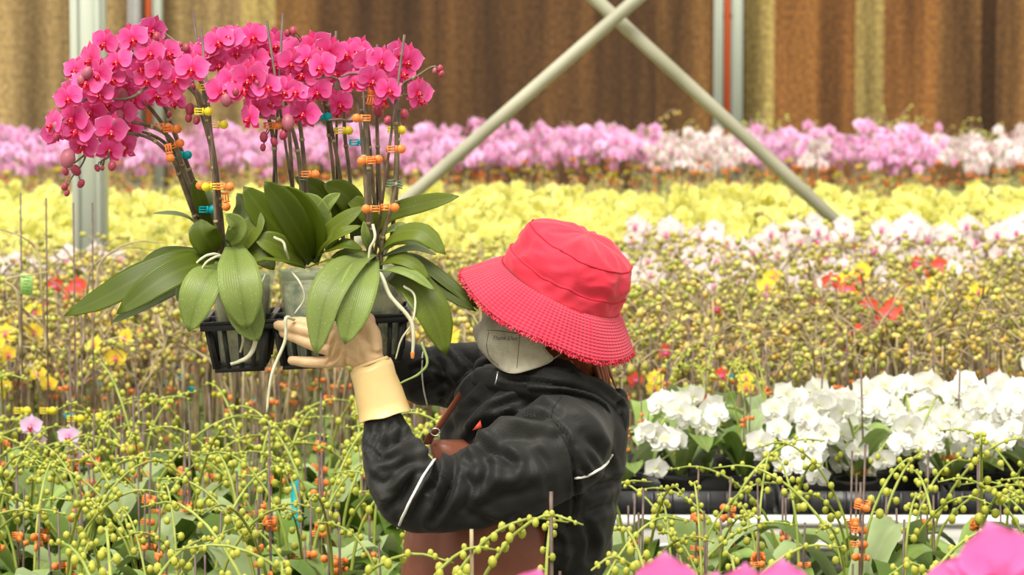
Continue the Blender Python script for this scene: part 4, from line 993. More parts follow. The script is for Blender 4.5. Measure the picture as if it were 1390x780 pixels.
# front right
hero('magenta orchid in right front pot with two leaves hanging over the glove', 2, 0, [
    ([(512, 345, 6.9), (535, 318, 6.85), (572, 314, 6.82), (605, 345, 6.8)], 36, (0, -.8, .9), 'mid_leaf', -.12),
    ([(508, 340, 6.92), (520, 318, 6.9), (540, 308, 6.88), (560, 310, 6.88)], 22, (0, -.6, 1), 'pale_leaf', .15),
    ([(514, 350, 6.9), (540, 340, 6.87), (565, 336, 6.86), (592, 345, 6.86)], 17, (0, -.5, 1), 'grey_leaf', .15),
    ([(512, 360, 6.88), (535, 350, 6.84), (560, 356, 6.82), (583, 378, 6.81)], 24, (0, -.7, 1), 'mid_leaf', -.1),
    ([(514, 368, 6.87), (535, 363, 6.82), (562, 372, 6.8), (591, 394, 6.79)], 19, (0, -.7, 1), 'pale_leaf', -.1),
    ([(530, 372, 6.89), (560, 385, 6.85), (588, 425, 6.82), (606, 481, 6.82)], 52, (.35, -1, .35), 'mid_leaf', .14),
    ([(504, 343, 6.88), (470, 362, 6.78), (442, 405, 6.73), (428, 482, 6.72)], 52, (-.3, -1, .45), 'pale_leaf', .14),
    ([(504, 350, 6.87), (492, 375, 6.77), (480, 415, 6.73), (468, 467, 6.72)], 52, (.1, -1, .4), 'pale_leaf', .18),
    ([(506, 345, 6.9), (500, 330, 6.87), (496, 318, 6.86), (494, 300, 6.86)], 14, (.5, -1, 0), 'pale_leaf', .2),
    ([(505, 350, 6.89), (485, 345, 6.86), (462, 350, 6.85), (445, 365, 6.85)], 22, (0, -.9, .7), 'mid_leaf', .15)],
    [([(506, 362, 6.88), (499, 300, 6.87), (495, 230, 6.87), (491, 180, 6.88), (487, 157, 6.88), (483, 134, 6.88), (467, 113, 6.88), (448, 104, 6.87), (430, 107, 6.86)], [.0042, .004, .0032, .0026, .002]),
     ([(504, 362, 6.9), (503, 300, 6.9), (500, 230, 6.9), (497, 180, 6.92), (492, 150, 6.92), (478, 164, 6.91), (462, 162, 6.9), (446, 163, 6.9)], [.0042, .004, .003, .002]),
     ([(516, 365, 6.88), (520, 320, 6.88), (534, 267, 6.88), (538, 210, 6.89), (537, 165, 6.89), (530, 140, 6.89), (507, 110, 6.88), (482, 100, 6.87), (462, 104, 6.86)], [.0045, .0042, .0036, .003, .002])],
    [(507, 362, 6.87, 549, 47, 6.87), (500, 362, 6.92, 493, 105, 6.93)],
    [([(500, 368, 6.83), (516, 372, 6.80), (530, 402, 6.79), (556, 432, 6.79), (561, 455, 6.79), (560, 482, 6.79)], .0042, 'root'), ([(548, 388, 6.82), (563, 402, 6.81), (560, 436, 6.8), (545, 460, 6.8), (537, 487, 6.8)], .0022, 'root'),
     ([(572, 464, 6.8), (580, 492, 6.79), (567, 508, 6.79), (541, 521, 6.79)], .0026, 'root_green'), ([(506, 304, 6.85), (509, 322, 6.84), (502, 338, 6.84), (500, 358, 6.84)], .0030, 'root'),
     ([(560, 478, 6.788), (560, 486, 6.788)], .0040, 'root_tip')],
    [(503, 130, 6.88, 'orange_clip', -1.4), (491, 160, 6.86, 'orange_clip', 3.14), (498, 218, 6.86, 'orange_clip', 3.14), (506, 216, 6.87, 'orange_clip', 0), (537, 202, 6.86, 'orange_clip', 0), (504, 283, 6.85, 'orange_clip', 3.14), (529, 281, 6.86, 'orange_clip', 0), (486, 193, 6.95, 'teal_clip', 0), (538, 176, 6.9, 'yellow_clip', 0)], [(530, 255, 6.88), (540, 256, 6.89)])
# back right
hero('magenta orchid in the right back pot with a blunt leaf reaching right', 2, 1, [
    ([(500, 320, 7.03), (530, 290, 6.99), (575, 276, 6.97), (623, 266, 6.95)], 30, (0, -1, .8), 'mid_leaf', .1),
    ([(530, 345, 7.03), (565, 352, 6.99), (610, 385, 6.96), (650, 419, 6.94)], 20, (.2, -.9, .8), 'dark_leaf', .1),
    ([(530, 352, 7.02), (570, 370, 6.98), (610, 398, 6.95), (646, 422, 6.93)], 20, (.1, -1, .5), 'dark_leaf', .1),
    ([(520, 335, 7.03), (505, 300, 7.0), (490, 280, 6.99), (470, 270, 6.99)], 28, (.1, -1, .4), 'mid_leaf', .1),
    ([(520, 345, 7.02), (535, 325, 6.98), (560, 322, 6.96), (600, 338, 6.95)], 28, (0, -.9, .8), 'dark_leaf', .1),
    ([(525, 350, 7.0), (545, 350, 6.96), (570, 375, 6.94), (592, 408, 6.93)], 26, (.1, -1, .5), 'dark_leaf', .1)],
    [([(515, 335, 7.04), (507, 260, 7.01), (500, 180, 6.98), (494, 130, 6.97), (493, 105, 6.97), (500, 90, 6.96), (515, 84, 6.95)], [.004, .0038, .003, .002]),
     ([(530, 335, 7.02), (538, 260, 6.98), (540, 190, 6.95), (541, 145, 6.94), (547, 115, 6.93), (567, 103, 6.92), (586, 91, 6.91), (596, 92, 6.91)], [.004, .0038, .003, .0016]),
     ([(520, 335, 7.05), (516, 260, 7.03), (512, 180, 7.02), (513, 140, 7.02), (522, 112, 7.0), (540, 96, 6.99), (560, 100, 6.98)], [.0038, .0036, .003, .002])],
    [(512, 335, 7.03, 512, 60, 7.05)], [], [(516, 141, 7.0, 'orange_clip', 0)])

def nearest(px, py):
    best = None
    for o, O, Q in NB:
        for q, (a, b) in Q:
            d = (a - px) ** 2 + (b - py) ** 2
            if best is None or d < best[0]: best = (d, o, O, q)
    return best
random.seed(77)
FL = [(142, 58, -.2), (180, 53, 0), (207, 40, .2), (190, 93, .1), (93, 133, -.35), (72, 168, -1.2), (118, 113, -.4), (147, 140, .1), (113, 197, 0), (150, 177, .1), (130, 163, -.3), (230, 123, .2), (240, 108, .3), (227, 72, .2), (123, 80, -.8), (103, 95, -.7),
      (153, 108, -.3), (167, 197, .4), (183, 135, 0), (160, 84, -.1), (203, 72, 0), (215, 97, .3), (170, 120, 0), (135, 100, -.5), (124, 150, -.4), (148, 203, .3), (100, 160, -.6), (105, 178, -.3), (212, 128, .2), (165, 152, .2), (136, 128, -.1), (176, 172, .5), (200, 108, 0),
      (260, 93, -.1), (267, 75, .3), (297, 87, 0), (327, 93, .3), (313, 50, -.2), (297, 57, .2), (300, 125, .4), (337, 107, -.3), (285, 72, -.3), (315, 108, .1), (322, 72, .2), (345, 78, 0),
      (343, 50, .2), (363, 70, .3), (344, 100, -.4), (350, 147, -.4), (339, 160, -.9), (403, 70, -.2), (410, 100, 0), (380, 104, .3), (387, 123, -.3), (413, 153, .1), (460, 141, 0), (457, 98, 0), (497, 86, .1), (473, 73, .1), (447, 70, -.3), (430, 63, .3), (517, 83, .5), (520, 103, .6),
      (553, 82, .3), (567, 124, .7), (527, 122, .4), (430, 124, .2), (437, 90, -.4), (373, 60, .1), (505, 108, .2), (480, 112, -.2), (362, 118, .1), (395, 85, .4), (418, 80, -.2), (366, 140, .3), (375, 86, -.5), (545, 100, .2), (488, 68, -.3), (355, 92, .2), (400, 125, .1), (541, 72, .9), (330, 122, .2)]
def pedicel(o, O, a, b, r=.0013, m='hero_stem', parent=None):
    g = Geo(); mid_ = a.lerp(b, .5) + Vector((0, 0, .006)); tube(g, [a, mid_, b], r, m, 5, 5, False); obj('pedicel', local(g, O), parent or o)
for px, py, yaw in FL:
    d, o, O, q = nearest(px, py); p = at(px, py, q.y - .022 + U(-.015, .012)); nrm = Vector((yaw + U(-.4, .4), -1, U(-.3, .45)))
    put_flower(o, F_MAG, p, nrm, (U(-.45, .45), 0, 1), U(.82, 1.06), O)
    pedicel(o, O, q, p - nrm.normalized() * .003)
# darker, half hidden blooms deeper in the mass
for k in range(40):
    px, py, yaw = random.choice(FL); px += U(-16, 16); py += U(-8, 16)
    d, o, O, q = nearest(px, py); p = at(px, py, q.y + .035 + U(0, .03)); put_flower(o, F_MAG, p, (U(-.9, .9), -.7, U(-.5, .3)), (U(-.4, .4), 0, 1), .88, O); pedicel(o, O, q, p)
BD = [(398, 42, 6, 'm'), (390, 45, 5, 'm'), (597, 93, 5, 'm'), (599, 100, 5, 'm'), (590, 96, 4, 'p'), (513, 150, 9, 'm'), (526, 163, 6, 'm'), (549, 155, 7, 'm'), (436, 88, 8, 'p'), (391, 166, 11, 'p'), (358, 186, 7, 'm'), (385, 183, 7, 'm'), (357, 200, 5, 'm'), (213, 50, 7, 'm'), (242, 72, 6, 'm'), (253, 65, 6, 'm'), (253, 102, 6, 'm'), (258, 148, 8, 'm'), (256, 160, 6, 'm'),
      (267, 163, 6, 'm'), (230, 154, 4, 'm'), (118, 99, 9, 'p'), (110, 109, 7, 'p'), (167, 128, 9, 'p'), (77, 170, 8, 'p'), (77, 184, 6, 'm'), (161, 157, 8, 'p'), (153, 166, 7, 'p'), (132, 228, 5, 'm'), (139, 228, 3.5, 'm'), (152, 225, 6.5, 'm'), (103, 231, 8, 'm'), (89, 233, 5.5, 'm'), (110, 249, 6, 'm'), (88, 253, 5.5, 'm'), (91, 262, 4.5, 'm'), (320, 125, 6, 'm'), (92, 215, 13, 'p'),
      (197, 140, 5, 'm'), (262, 118, 5, 'm'), (372, 192, 6, 'm'), (307, 136, 9, 'p'), (245, 60, 4, 'm'), (349, 112, 4, 'm')]
hang = {(132, 228), (139, 228), (152, 225), (103, 231), (89, 233), (110, 249), (88, 253), (91, 262)}
# two drooping tips that carry the lowest buds
d, o1, O1, q1 = nearest(118, 205); ya = q1.y
tips = []
for pts in ([(118, 205), (112, 222), (98, 240), (92, 252)], [(148, 205), (146, 214), (138, 218), (136, 224)]):
    g = Geo(); P = [at(a, b, ya) for a, b in pts]; tube(g, P, [.0022, .0018, .0012], 'hero_stem', 14, 6); obj('spike_tip', local(g, O1), o1); tips.append(resample(P, 12))
for px, py, r, k in BD:
    if (px, py) in hang:
        T_ = tips[0] if px < 125 else tips[1]; p = at(px, py, ya); q = min(T_, key=lambda v: (v - (p + Vector((0, 0, .012)))).length); o, O = o1, O1
    else:
        d, o, O, q = nearest(px, py); p = at(px, py, q.y - .035)
    b = obj('bud', bud_mesh('maroon_bud' if k == 'm' else 'pink_bud'), o); rr = r * p.y / FPX; b.location = p - O; b.scale = (rr, rr, rr); b.rotation_euler = (U(-.4, .4), U(-.6, .6), 0); pedicel(o, O, q, p, .0011)

# ================================================================== the person
PYC = 7.0
person = thing('person', (xat(745, PYC), PYC, 0), 'person in red sun hat, grey mask and black jacket lifting a tray of orchids', 'person'); PO = person.location
def voxel(g, size, smooth=12, name='tmp', fn=None):
    me = gmesh(name, g); o = bpy.data.objects.new(name, me); C.objects.link(o)
    md = o.modifiers.new('r', 'REMESH'); md.mode = 'VOXEL'; md.voxel_size = size; md.use_smooth_shade = True
    s = o.modifiers.new('s', 'SMOOTH'); s.iterations = smooth; s.factor = .5
    dg = bpy.context.evaluated_depsgraph_get(); ev = o.evaluated_get(dg); m2 = bpy.data.meshes.new_from_object(ev)
    bpy.data.objects.remove(o)
    m2.materials.clear()
    m2.attributes.remove(m2.attributes['puv']) if 'puv' in m2.attributes else None
    if fn:
        n = len(m2.vertices); co = np.empty(n * 3, np.float32); m2.vertices.foreach_get('co', co); co = co.reshape(-1, 3).astype(np.float64)
        nr = np.empty(n * 3, np.float32); m2.vertices.foreach_get('normal', nr); nr = nr.reshape(-1, 3).astype(np.float64)
        co = fn(co, nr); m2.vertices.foreach_set('co', co.astype(np.float32).ravel()); m2.update()
    m2.polygons.foreach_set('use_smooth', np.ones(len(m2.polygons), dtype=bool))
    return m2
def capsule(g, P, R, n=14, k=20, flat=1.0):
    P = [Vector(p) for p in P]; R = R if isinstance(R, (list, tuple)) else [R] * len(P)
    tube(g, P, R, 'jacket', n, k, True, flat); ball(g, P[0], R[0], 'jacket', k, 12); ball(g, P[-1], R[-1], 'jacket', k, 12)
def px_arr(co):
    q = co - np.array(CAM); f = q @ np.array(FW); return 695 + FPX * q[:, 0] / f, 390 - FPX * (q @ np.array(UPV)) / f
def crease_fn(creases, front_y=None, base_noise=.0035, nscale=9.0, mask=None):
    def fn(co, nr):
        u, v = px_arr(co); disp = np.zeros(len(co)); tocam = np.array(CAM) - co; tocam /= np.linalg.norm(tocam, axis=1)[:, None]
        facing = np.clip((nr * tocam).sum(1) * 1.6 + .2, 0, 1)
        if front_y is not None: facing = facing * (co[:, 1] < front_y)
        for pts, wd, amp in creases:
            P = resample([Vector((a, b, 0)) for a, b in pts], 16); best = np.full(len(co), 1e9)
            tt_ = np.zeros(len(co))
            for i_, (a, b) in enumerate(zip(P, P[1:])):
                ab = np.array([b.x - a.x, b.y - a.y]); L2 = (ab ** 2).sum() + 1e-9; t = np.clip(((u - a.x) * ab[0] + (v - a.y) * ab[1]) / L2, 0, 1)
                d = np.hypot(u - a.x - t * ab[0], v - a.y - t * ab[1]); sel = d < best; best[sel] = d[sel]; tt_[sel] = (i_ + t[sel]) / 15
            taper = np.sin(np.pi * np.clip(tt_, .08, .92)) ** .6
            x = best / wd; disp += amp * 2.1 * (np.exp(-x * x) - .45 * np.exp(-((x - 1.7) ** 2) * 1.3)) * facing * taper
        for i_ in range(len(co)):
            p = Vector(co[i_]) * nscale; nz = noise.noise(p) + .5 * (1 - abs(noise.noise(p * 2.3)) * 2.2)
            disp[i_] += base_noise * nz
        return co + nr * disp[:, None]
    return fn
# --- jacket
g = Geo()
A = lambda x, y, Y: at(x, y, Y)
capsule(g, [A(758, 606, 6.83), A(700, 640, 6.79), A(625, 668, 6.765), A(568, 678, 6.76)], [.098, .089, .072, .062])         # near upper arm
capsule(g, [A(556, 672, 6.76), A(541, 640, 6.76), A(526, 600, 6.785), A(522, 580, 6.79)], [.064, .066, .050, .040])                 # near forearm
capsule(g, [A(770, 600, 6.86), A(775, 570, 6.95)], [.085, .085])                                                      # near shoulder
capsule(g, [A(700, 575, 7.02), A(735, 640, 6.98), A(752, 700, 6.98), A(752, 735, 6.98)], [.125, .14, .120, .105], flat=1.0)    # trunk
capsule(g, [A(775, 620, 7.0), A(778, 690, 7.0)], [.108, .085]); capsule(g, [A(650, 590, 7.05), A(690, 640, 7.0)], [.075, .11])
capsule(g, [A(700, 545, 7.08), A(680, 520, 7.16)], [.09, .08])                                                         # far shoulder
capsule(g, [A(665, 520, 7.17), A(620, 510, 7.2), A(575, 512, 7.2)], [.078, .066, .055])                               # far upper arm
capsule(g, [A(575, 512, 7.2), A(530, 490, 7.19), A(500, 472, 7.18)], [.056, .05, .04])                              # far forearm
capsule(g, [A(735, 525, 7.0), A(755, 560, 7.0), A(790, 590, 6.98)], [.085, .105, .09])                                  # neck base
capsule(g, [A(735, 700, 7.05), A(755, 735, 7.02)], [.12, .11])
CR = [([(640, 700), (690, 715), (735, 705)], 6, -.005), ([(655, 610), (662, 640), (650, 665)], 7, -.005), ([(690, 600), (705, 625), (700, 655)], 8, .004), ([(720, 600), (740, 630), (745, 665)], 7, -.004), ([(625, 640), (640, 660), (630, 690)], 6, -.005),
      ([(505, 610), (520, 625), (540, 618)], 4, -.004), ([(500, 640), (518, 655), (535, 650)], 5, -.004), ([(512, 668), (530, 675), (545, 665)], 5, .004), ([(790, 590), (815, 610), (830, 640)], 7, -.005), ([(785, 610), (800, 635), (815, 645)], 5, .004), ([(795, 710), (805, 735), (800, 760)], 6, -.006), ([(760, 720), (770, 745), (765, 770)], 6, .005),
      ([(600, 545), (620, 555), (640, 545)], 4, -.004), ([(690, 540), (720, 535), (755, 545)], 5, .005), ([(700, 552), (735, 548), (760, 560)], 4, -.004), ([(560, 500), (580, 495), (600, 505)], 4, -.005), ([(590, 470), (615, 480), (630, 500)], 4, .004),
      ([(572, 588), (581, 606), (590, 622)], 7, -.020), ([(597, 618), (592, 648), (583, 664)], 5, -.012), ([(618, 613), (612, 652), (602, 682), (586, 706)], 6, -.010), ([(606, 622), (603, 650), (592, 676)], 5, .007),
      ([(565, 640), (552, 660), (527, 690)], 7, -.009), ([(574, 652), (560, 678), (548, 700)], 6, .006), ([(561, 590), (540, 594), (518, 604)], 6, -.008), ([(556, 606), (530, 618), (512, 636)], 7, .006), ([(575, 625), (552, 630), (530, 646)], 6, -.006),
      ([(632, 606), (650, 585), (678, 570), (735, 566)], 6, -.013), ([(640, 615), (668, 592), (705, 580), (750, 582)], 8, .009), ([(646, 606), (675, 612), (700, 628)], 6, -.008), ([(650, 640), (690, 650), (740, 640)], 12, .005), ([(600, 700), (650, 690), (720, 660)], 12, -.004),
      ([(745, 566), (765, 585), (778, 620), (781, 660), (778, 700)], 3.5, -.006), ([(800, 665), (830, 655), (850, 650)], 6, -.007), ([(790, 700), (815, 690), (845, 680)], 7, -.006), ([(700, 705), (740, 725), (770, 740)], 7, -.008), ([(680, 728), (705, 748), (718, 770)], 6, -.007),
      ([(770, 550), (800, 570), (825, 600)], 9, .005), ([(600, 560), (630, 525), (655, 498)], 6, .010), ([(615, 580), (650, 540), (685, 515)], 7, -.009), ([(640, 575), (670, 548), (710, 530)], 6, .007), ([(660, 590), (690, 565), (720, 550)], 5, -.006),
      ([(585, 480), (600, 500), (605, 530)], 6, -.007), ([(620, 470), (640, 490), (655, 510)], 6, -.008), ([(640, 462), (655, 480), (665, 500)], 5, .007), ([(565, 530), (590, 520), (620, 522)], 7, -.006), ([(780, 640), (800, 642), (835, 622)], 3, .002),
      ([(498, 600), (505, 640), (530, 690)], 9, .005), ([(530, 572), (528, 590), (520, 610)], 3, -.004), ([(515, 576), (512, 590), (505, 612)], 3, -.004), ([(542, 568), (545, 582), (545, 600)], 3, -.004), ([(503, 578), (500, 592), (496, 610)], 3, -.003)]
jm = voxel(g, .0055, 10, 'jacket', crease_fn(CR, base_noise=.0018)); jm.materials.append(MATS['jacket'])
jv = np.empty(len(jm.vertices) * 3, np.float32); jm.vertices.foreach_get('co', jv)
JB = BVHTree.FromPolygons(jv.reshape(-1, 3).tolist(), [tuple(p.vertices) for p in jm.polygons])
jacket = obj('jacket', jm, person); jacket.location = -PO
def hit(px, py, tree, lift=.001, fallback=7.0):
    d = (at(px, py, 7) - CAM).normalized(); loc, nrm, _, _ = tree.ray_cast(CAM, d)
    if loc is None: return at(px, py, fallback)
    if nrm.dot(d) > 0: nrm = -nrm
    return loc + nrm * lift
def on_surf(name, pts, r, m, tree, parent, n=24, lift=.001, k=6, flat=1.0):
    P = resample([Vector((a, b, 0)) for a, b in pts], n); Q = [hit(p.x, p.y, tree, lift) for p in P]
    g = Geo(); tube(g, Q, r, m, n, k, True, flat); o = obj(name, local(g, PO), None); o.parent = parent; 
    if parent is not person: o.location = -parent.location if False else (0, 0, 0); o.location = PO
    return o
# sub-parts of the jacket live in its local frame, which is the world frame shifted by -PO
on_surf('piping', [(592, 622), (578, 640), (565, 665), (552, 690), (540, 716)], .0028, 'piping', JB, jacket)
on_surf('piping', [(781, 649), (800, 644), (820, 632), (831, 616)], .0026, 'piping', JB, jacket)
on_surf('seam', [(742, 563), (765, 585), (778, 615), (782, 650), (780, 690), (770, 715)], .0012, 'seam', JB, jacket, 30, 0)
on_surf('seam', [(765, 535), (752, 552), (748, 566)], .0010, 'seam', JB, jacket, 12, 0)
on_surf('piping', [(576, 462), (573, 490), (574, 520), (580, 548)], .0018, 'piping', JB, jacket, 16)
# collar and hood lying on the shoulders
g = Geo()
capsule(g, [A(655, 512, 6.98), A(700, 518, 6.93), A(760, 528, 6.89), A(808, 548, 6.92), A(834, 566, 6.98)], [.020, .026, .030, .026, .020])
capsule(g, [A(720, 510, 6.98), A(770, 518, 6.92), A(812, 536, 6.93), A(842, 552, 6.98)], [.022, .024, .020, .016])
capsule(g, [A(660, 500, 7.08), A(720, 500, 7.12), A(800, 540, 7.1), A(840, 556, 7.03)], [.025, .04, .03, .018])
capsule(g, [A(838, 540, 6.97), A(842, 570, 6.97), A(840, 600, 6.98)], [.019, .017, .013])
capsule(g, [A(836, 545, 7.05), A(840, 580, 7.04), A(838, 612, 7.03)], [.02, .018, .012])
HC = [([(700, 500), (760, 508), (810, 522), (845, 545)], 4, .008), ([(680, 512), (740, 518), (800, 530), (835, 556)], 3, -.008), ([(720, 525), (775, 530), (815, 548), (830, 575)], 3.5, .007), ([(840, 545), (832, 575), (834, 600)], 3, -.006), ([(850, 550), (846, 580), (842, 612)], 3, .005)]
hm = voxel(g, .0045, 6, 'hood', crease_fn(HC, base_noise=.003, nscale=14)); hm.materials.append(MATS['jacket']); hood = obj('hood', hm, jacket)
# zip pull and cord under the mask
g = Geo(); tube(g, [at(676, 504, 6.9), at(674, 514, 6.89), at(672, 522, 6.89)], .0013, 'steel', 6, 6); o = obj('zip_pull', local(g, PO), jacket); o.location = PO
# faint embroidered letters
def text_on(name, body, px, py, wpx, m, tree, parent, shear=0.0, ang=0.0, lift=.0012, ext=.0003, bold=0.0):
    cu = bpy.data.curves.new(name, 'FONT'); cu.body = body; cu.size = 1; cu.shear = shear; cu.align_x = 'CENTER'; cu.align_y = 'CENTER'; cu.extrude = 0; cu.offset = bold; cu.resolution_u = 3
    o = bpy.data.objects.new(name, cu); C.objects.link(o); dg = bpy.context.evaluated_depsgraph_get(); me = bpy.data.meshes.new_from_object(o.evaluated_get(dg)); bpy.data.objects.remove(o)
    xs = [v.co.x for v in me.vertices]; s = wpx / (max(xs) - min(xs)); ca, sa = math.cos(ang), math.sin(ang)
    for v in me.vertices:
        x, y = v.co.x * s, v.co.y * s; v.co = hit(px + x * ca + y * sa, py - y * ca + x * sa, tree, lift) - PO
    me.materials.clear(); me.materials.append(MATS[m]); o = obj(name, me, None); o.parent = parent; return o
t_ = text_on('embroidery', 'SHA', 720, 563, 17, 'jacket_dust', JB, jacket, 0, .12); t_.location = PO
# --- apron: skirt wrapped round the front, bib, strap
def ellipse_wrap(cx, cy, rx, ry, z, a0, a1, n): return [Vector((cx + rx * math.cos(a), cy + ry * math.sin(a), z)) for a in [a0 + (a1 - a0) * i / n for i in range(n + 1)]]
g = Geo(); rows = []
for i, (py, cxp, rx, ry) in enumerate(((640, 660, .10, .12), (670, 662, .13, .14), (705, 664, .155, .16), (745, 664, .163, .168), (800, 664, .170, .175), (900, 666, .180, .18), (1050, 668, .195, .185), (1200, 670, .20, .19))):
    z = zat(py, 7); rows.append([p + Vector((0, 0, 0)) for p in ellipse_wrap(xat(cxp, 7), 7.0, rx, ry, z, math.radians(62), math.radians(330), 40)])
for r_i, r in enumerate(rows):
    for j, p in enumerate(r):
        fold_ = (.006 * math.sin(j * .9 + r_i * .3) + .004 * math.sin(j * 2.1 + 1)) * (r_i / 7 + .5); rows[r_i][j] = p + Vector((p.x - xat(664, 7), p.y - 7, 0)).normalized() * fold_
V = [p for r in rows for p in r]; F = [(i * 41 + j, i * 41 + j + 1, (i + 1) * 41 + j + 1, (i + 1) * 41 + j) for i in range(7) for j in range(40)]
g.add(V, F, 'apron'); apron = obj('apron', local(g, PO), person); md = apron.modifiers.new('t', 'SOLIDIFY'); md.thickness = .003
g = Geo(); bib = []
for i, (y_, xa, xb) in enumerate(((598, 583, 628), (606, 585, 640), (618, 588, 650), (640, 590, 670), (670, 590, 690))):
    for j in range(7):
        px_ = xa + (xb - xa) * j / 6; yy = (6.90 if i < 1 else 6.885) + .02 * abs(j - 2) / 3; bib.append(at(px_, y_, yy))
g.add(bib, [(i * 7 + j, i * 7 + j + 1, (i + 1) * 7 + j + 1, (i + 1) * 7 + j) for i in range(4) for j in range(6)], 'apron'); o = obj('bib', local(g, PO), apron); md = o.modifiers.new('t', 'SOLIDIFY'); md.thickness = .003
g = Geo(); tube(g, [at(580, 602, 6.89), at(585, 590, 6.88), at(593, 582, 6.88), at(625, 535, 6.93)], [.010, .010, .009, .008], 'apron', 10, 8, True, .25); obj('strap', local(g, PO), apron)
g = Geo(); c0 = at(591, 586, 6.868); P = [c0 + Vector((.0085 * math.cos(t), -.001, .007 * math.sin(t))) for t in [2 * math.pi * q / 14 for q in range(15)]]; tube(g, P, .0013, 'steel', 28, 6); obj('buckle', local(g, PO), apron)
g = Geo(); V = [at(641, 584, 6.86), at(652, 570, 6.865), at(654, 580, 6.86), at(641, 584, 6.87), at(652, 570, 6.875), at(654, 580, 6.87)]
g.add(V, [(0, 1, 2), (5, 4, 3), (0, 3, 4, 1), (1, 4, 5, 2), (2, 5, 3, 0)], 'red_petal'); obj('strap_end', local(g, PO), apron)
# --- body: head, neck, trunk, arms and legs as one surface
HCn = at(751, 440, 7.0)                               # centre of the head
hf = Vector((-.86, -.46, .14)).normalized(); hu = Vector((.36, -.20, .90)); hu = (hu - hf * hu.dot(hf)).normalized(); hl = hu.cross(hf).normalized()
HM = Matrix((hf, hl, hu)).transposed()                # local x forward, y to her left, z up
def H(x, y, z): return HCn + HM @ Vector((x, y, z))
g = Geo()
ball(g, H(-.005, 0, .02), (.098, .078, .105), 'skin', 28, 18, HM); ball(g, H(.03, 0, -.045), (.062, .058, .07), 'skin', 24, 16, HM)
ball(g, H(.060, 0, -.085), (.026, .030, .022), 'skin', 16, 10, HM); ball(g, H(.098, 0, -.022), (.018, .014, .024), 'skin', 14, 10, HM); ball(g, H(.090, 0, .0), (.014, .010, .03), 'skin', 12, 10, HM)
ball(g, H(.086, 0, -.055), (.014, .026, .012), 'skin', 12, 8, HM)
for s in (-1, 1):
    ball(g, H(.075, s * .032, .024), (.02, .03, .011), 'skin', 12, 8, HM); ball(g, H(.066, s * .044, -.022), (.026, .022, .022), 'skin', 12, 8, HM)
    ball(g, H(-.008, s * .080, -.005), (.016, .008, .032), 'skin', 12, 10, HM)
tube(g, [H(-.03, 0, -.03), at(755, 520, 7.02)], [.058, .06], 'skin', 6, 18)
def bcap(P, R): capsule(g, P, R, 10, 14)
bcap([at(755, 520, 7.02), at(745, 640, 7.0), at(735, 760, 7.0), Vector((at(735, 800, 7).x, 7.0, .95))], [.06, .10, .09, .12])
bcap([at(765, 600, 6.86), at(566, 674, 6.765)], [.045, .034]); bcap([at(562, 668, 6.765), at(530, 600, 6.785), at(508, 500, 6.80)], [.032, .022, .022])
bcap([at(700, 540, 7.12), at(665, 522, 7.17), at(575, 512, 7.2)], [.045, .04, .028]); bcap([at(575, 512, 7.2), at(530, 490, 7.19), at(490, 470, 7.17)], [.028, .024, .022])
hx = at(735, 800, 7).x
for s in (-1, 1):
    bcap([Vector((hx, 7 + s * .09, .92)), Vector((hx - .01, 7 + s * .095, .5)), Vector((hx + .02, 7 + s * .10, .1))], [.085, .055, .04]); bcap([Vector((hx + .02, 7 + s * .10, .05)), Vector((hx - .15, 7 + s * .105, .035))], [.035, .03])
bm_ = voxel(g, .005, 5, 'body'); bm_.materials.append(MATS['skin']); o = obj('body', bm_, person); o.location = -PO
g = Geo()
for s in (-1, 1):
    ball(g, H(.079, s * .031, .012), .0115, 'eye_white', 12, 8); ball(g, H(.0885, s * .031, .012), .0052, 'iris', 10, 6)
ey = obj('eyes', local(g, PO), person)
g = Geo(); ball(g, H(.097, 0, -.055), (.006, .022, .006), 'lips', 12, 8, HM); obj('mouth', local(g, PO), person)
# trousers and boots
g = Geo()
for s in (-1, 1): capsule(g, [Vector((hx, 7 + s * .09, .95)), Vector((hx - .01, 7 + s * .095, .52)), Vector((hx + .02, 7 + s * .10, .2))], [.108, .082, .07])
tm = voxel(g, .01, 6, 'trousers', lambda co, nr: co + nr * .004); tm.materials.append(MATS['trousers']); o = obj('trousers', tm, person); o.location = -PO
for s in (-1, 1):
    g = Geo(); capsule(g, [Vector((hx + .02, 7 + s * .10, .30)), Vector((hx + .02, 7 + s * .10, .08))], [.062, .058]); capsule(g, [Vector((hx + .03, 7 + s * .10, .055)), Vector((hx - .17, 7 + s * .11, .045))], [.05, .042])
    b_ = voxel(g, .008, 4, 'boot'); co = np.empty(len(b_.vertices) * 3, np.float32); b_.vertices.foreach_get('co', co); co = co.reshape(-1, 3); co[:, 2] = np.maximum(co[:, 2], .003); b_.vertices.foreach_set('co', co.ravel()); b_.materials.append(MATS['boots']); o = obj('boot', b_, person); o.location = -PO
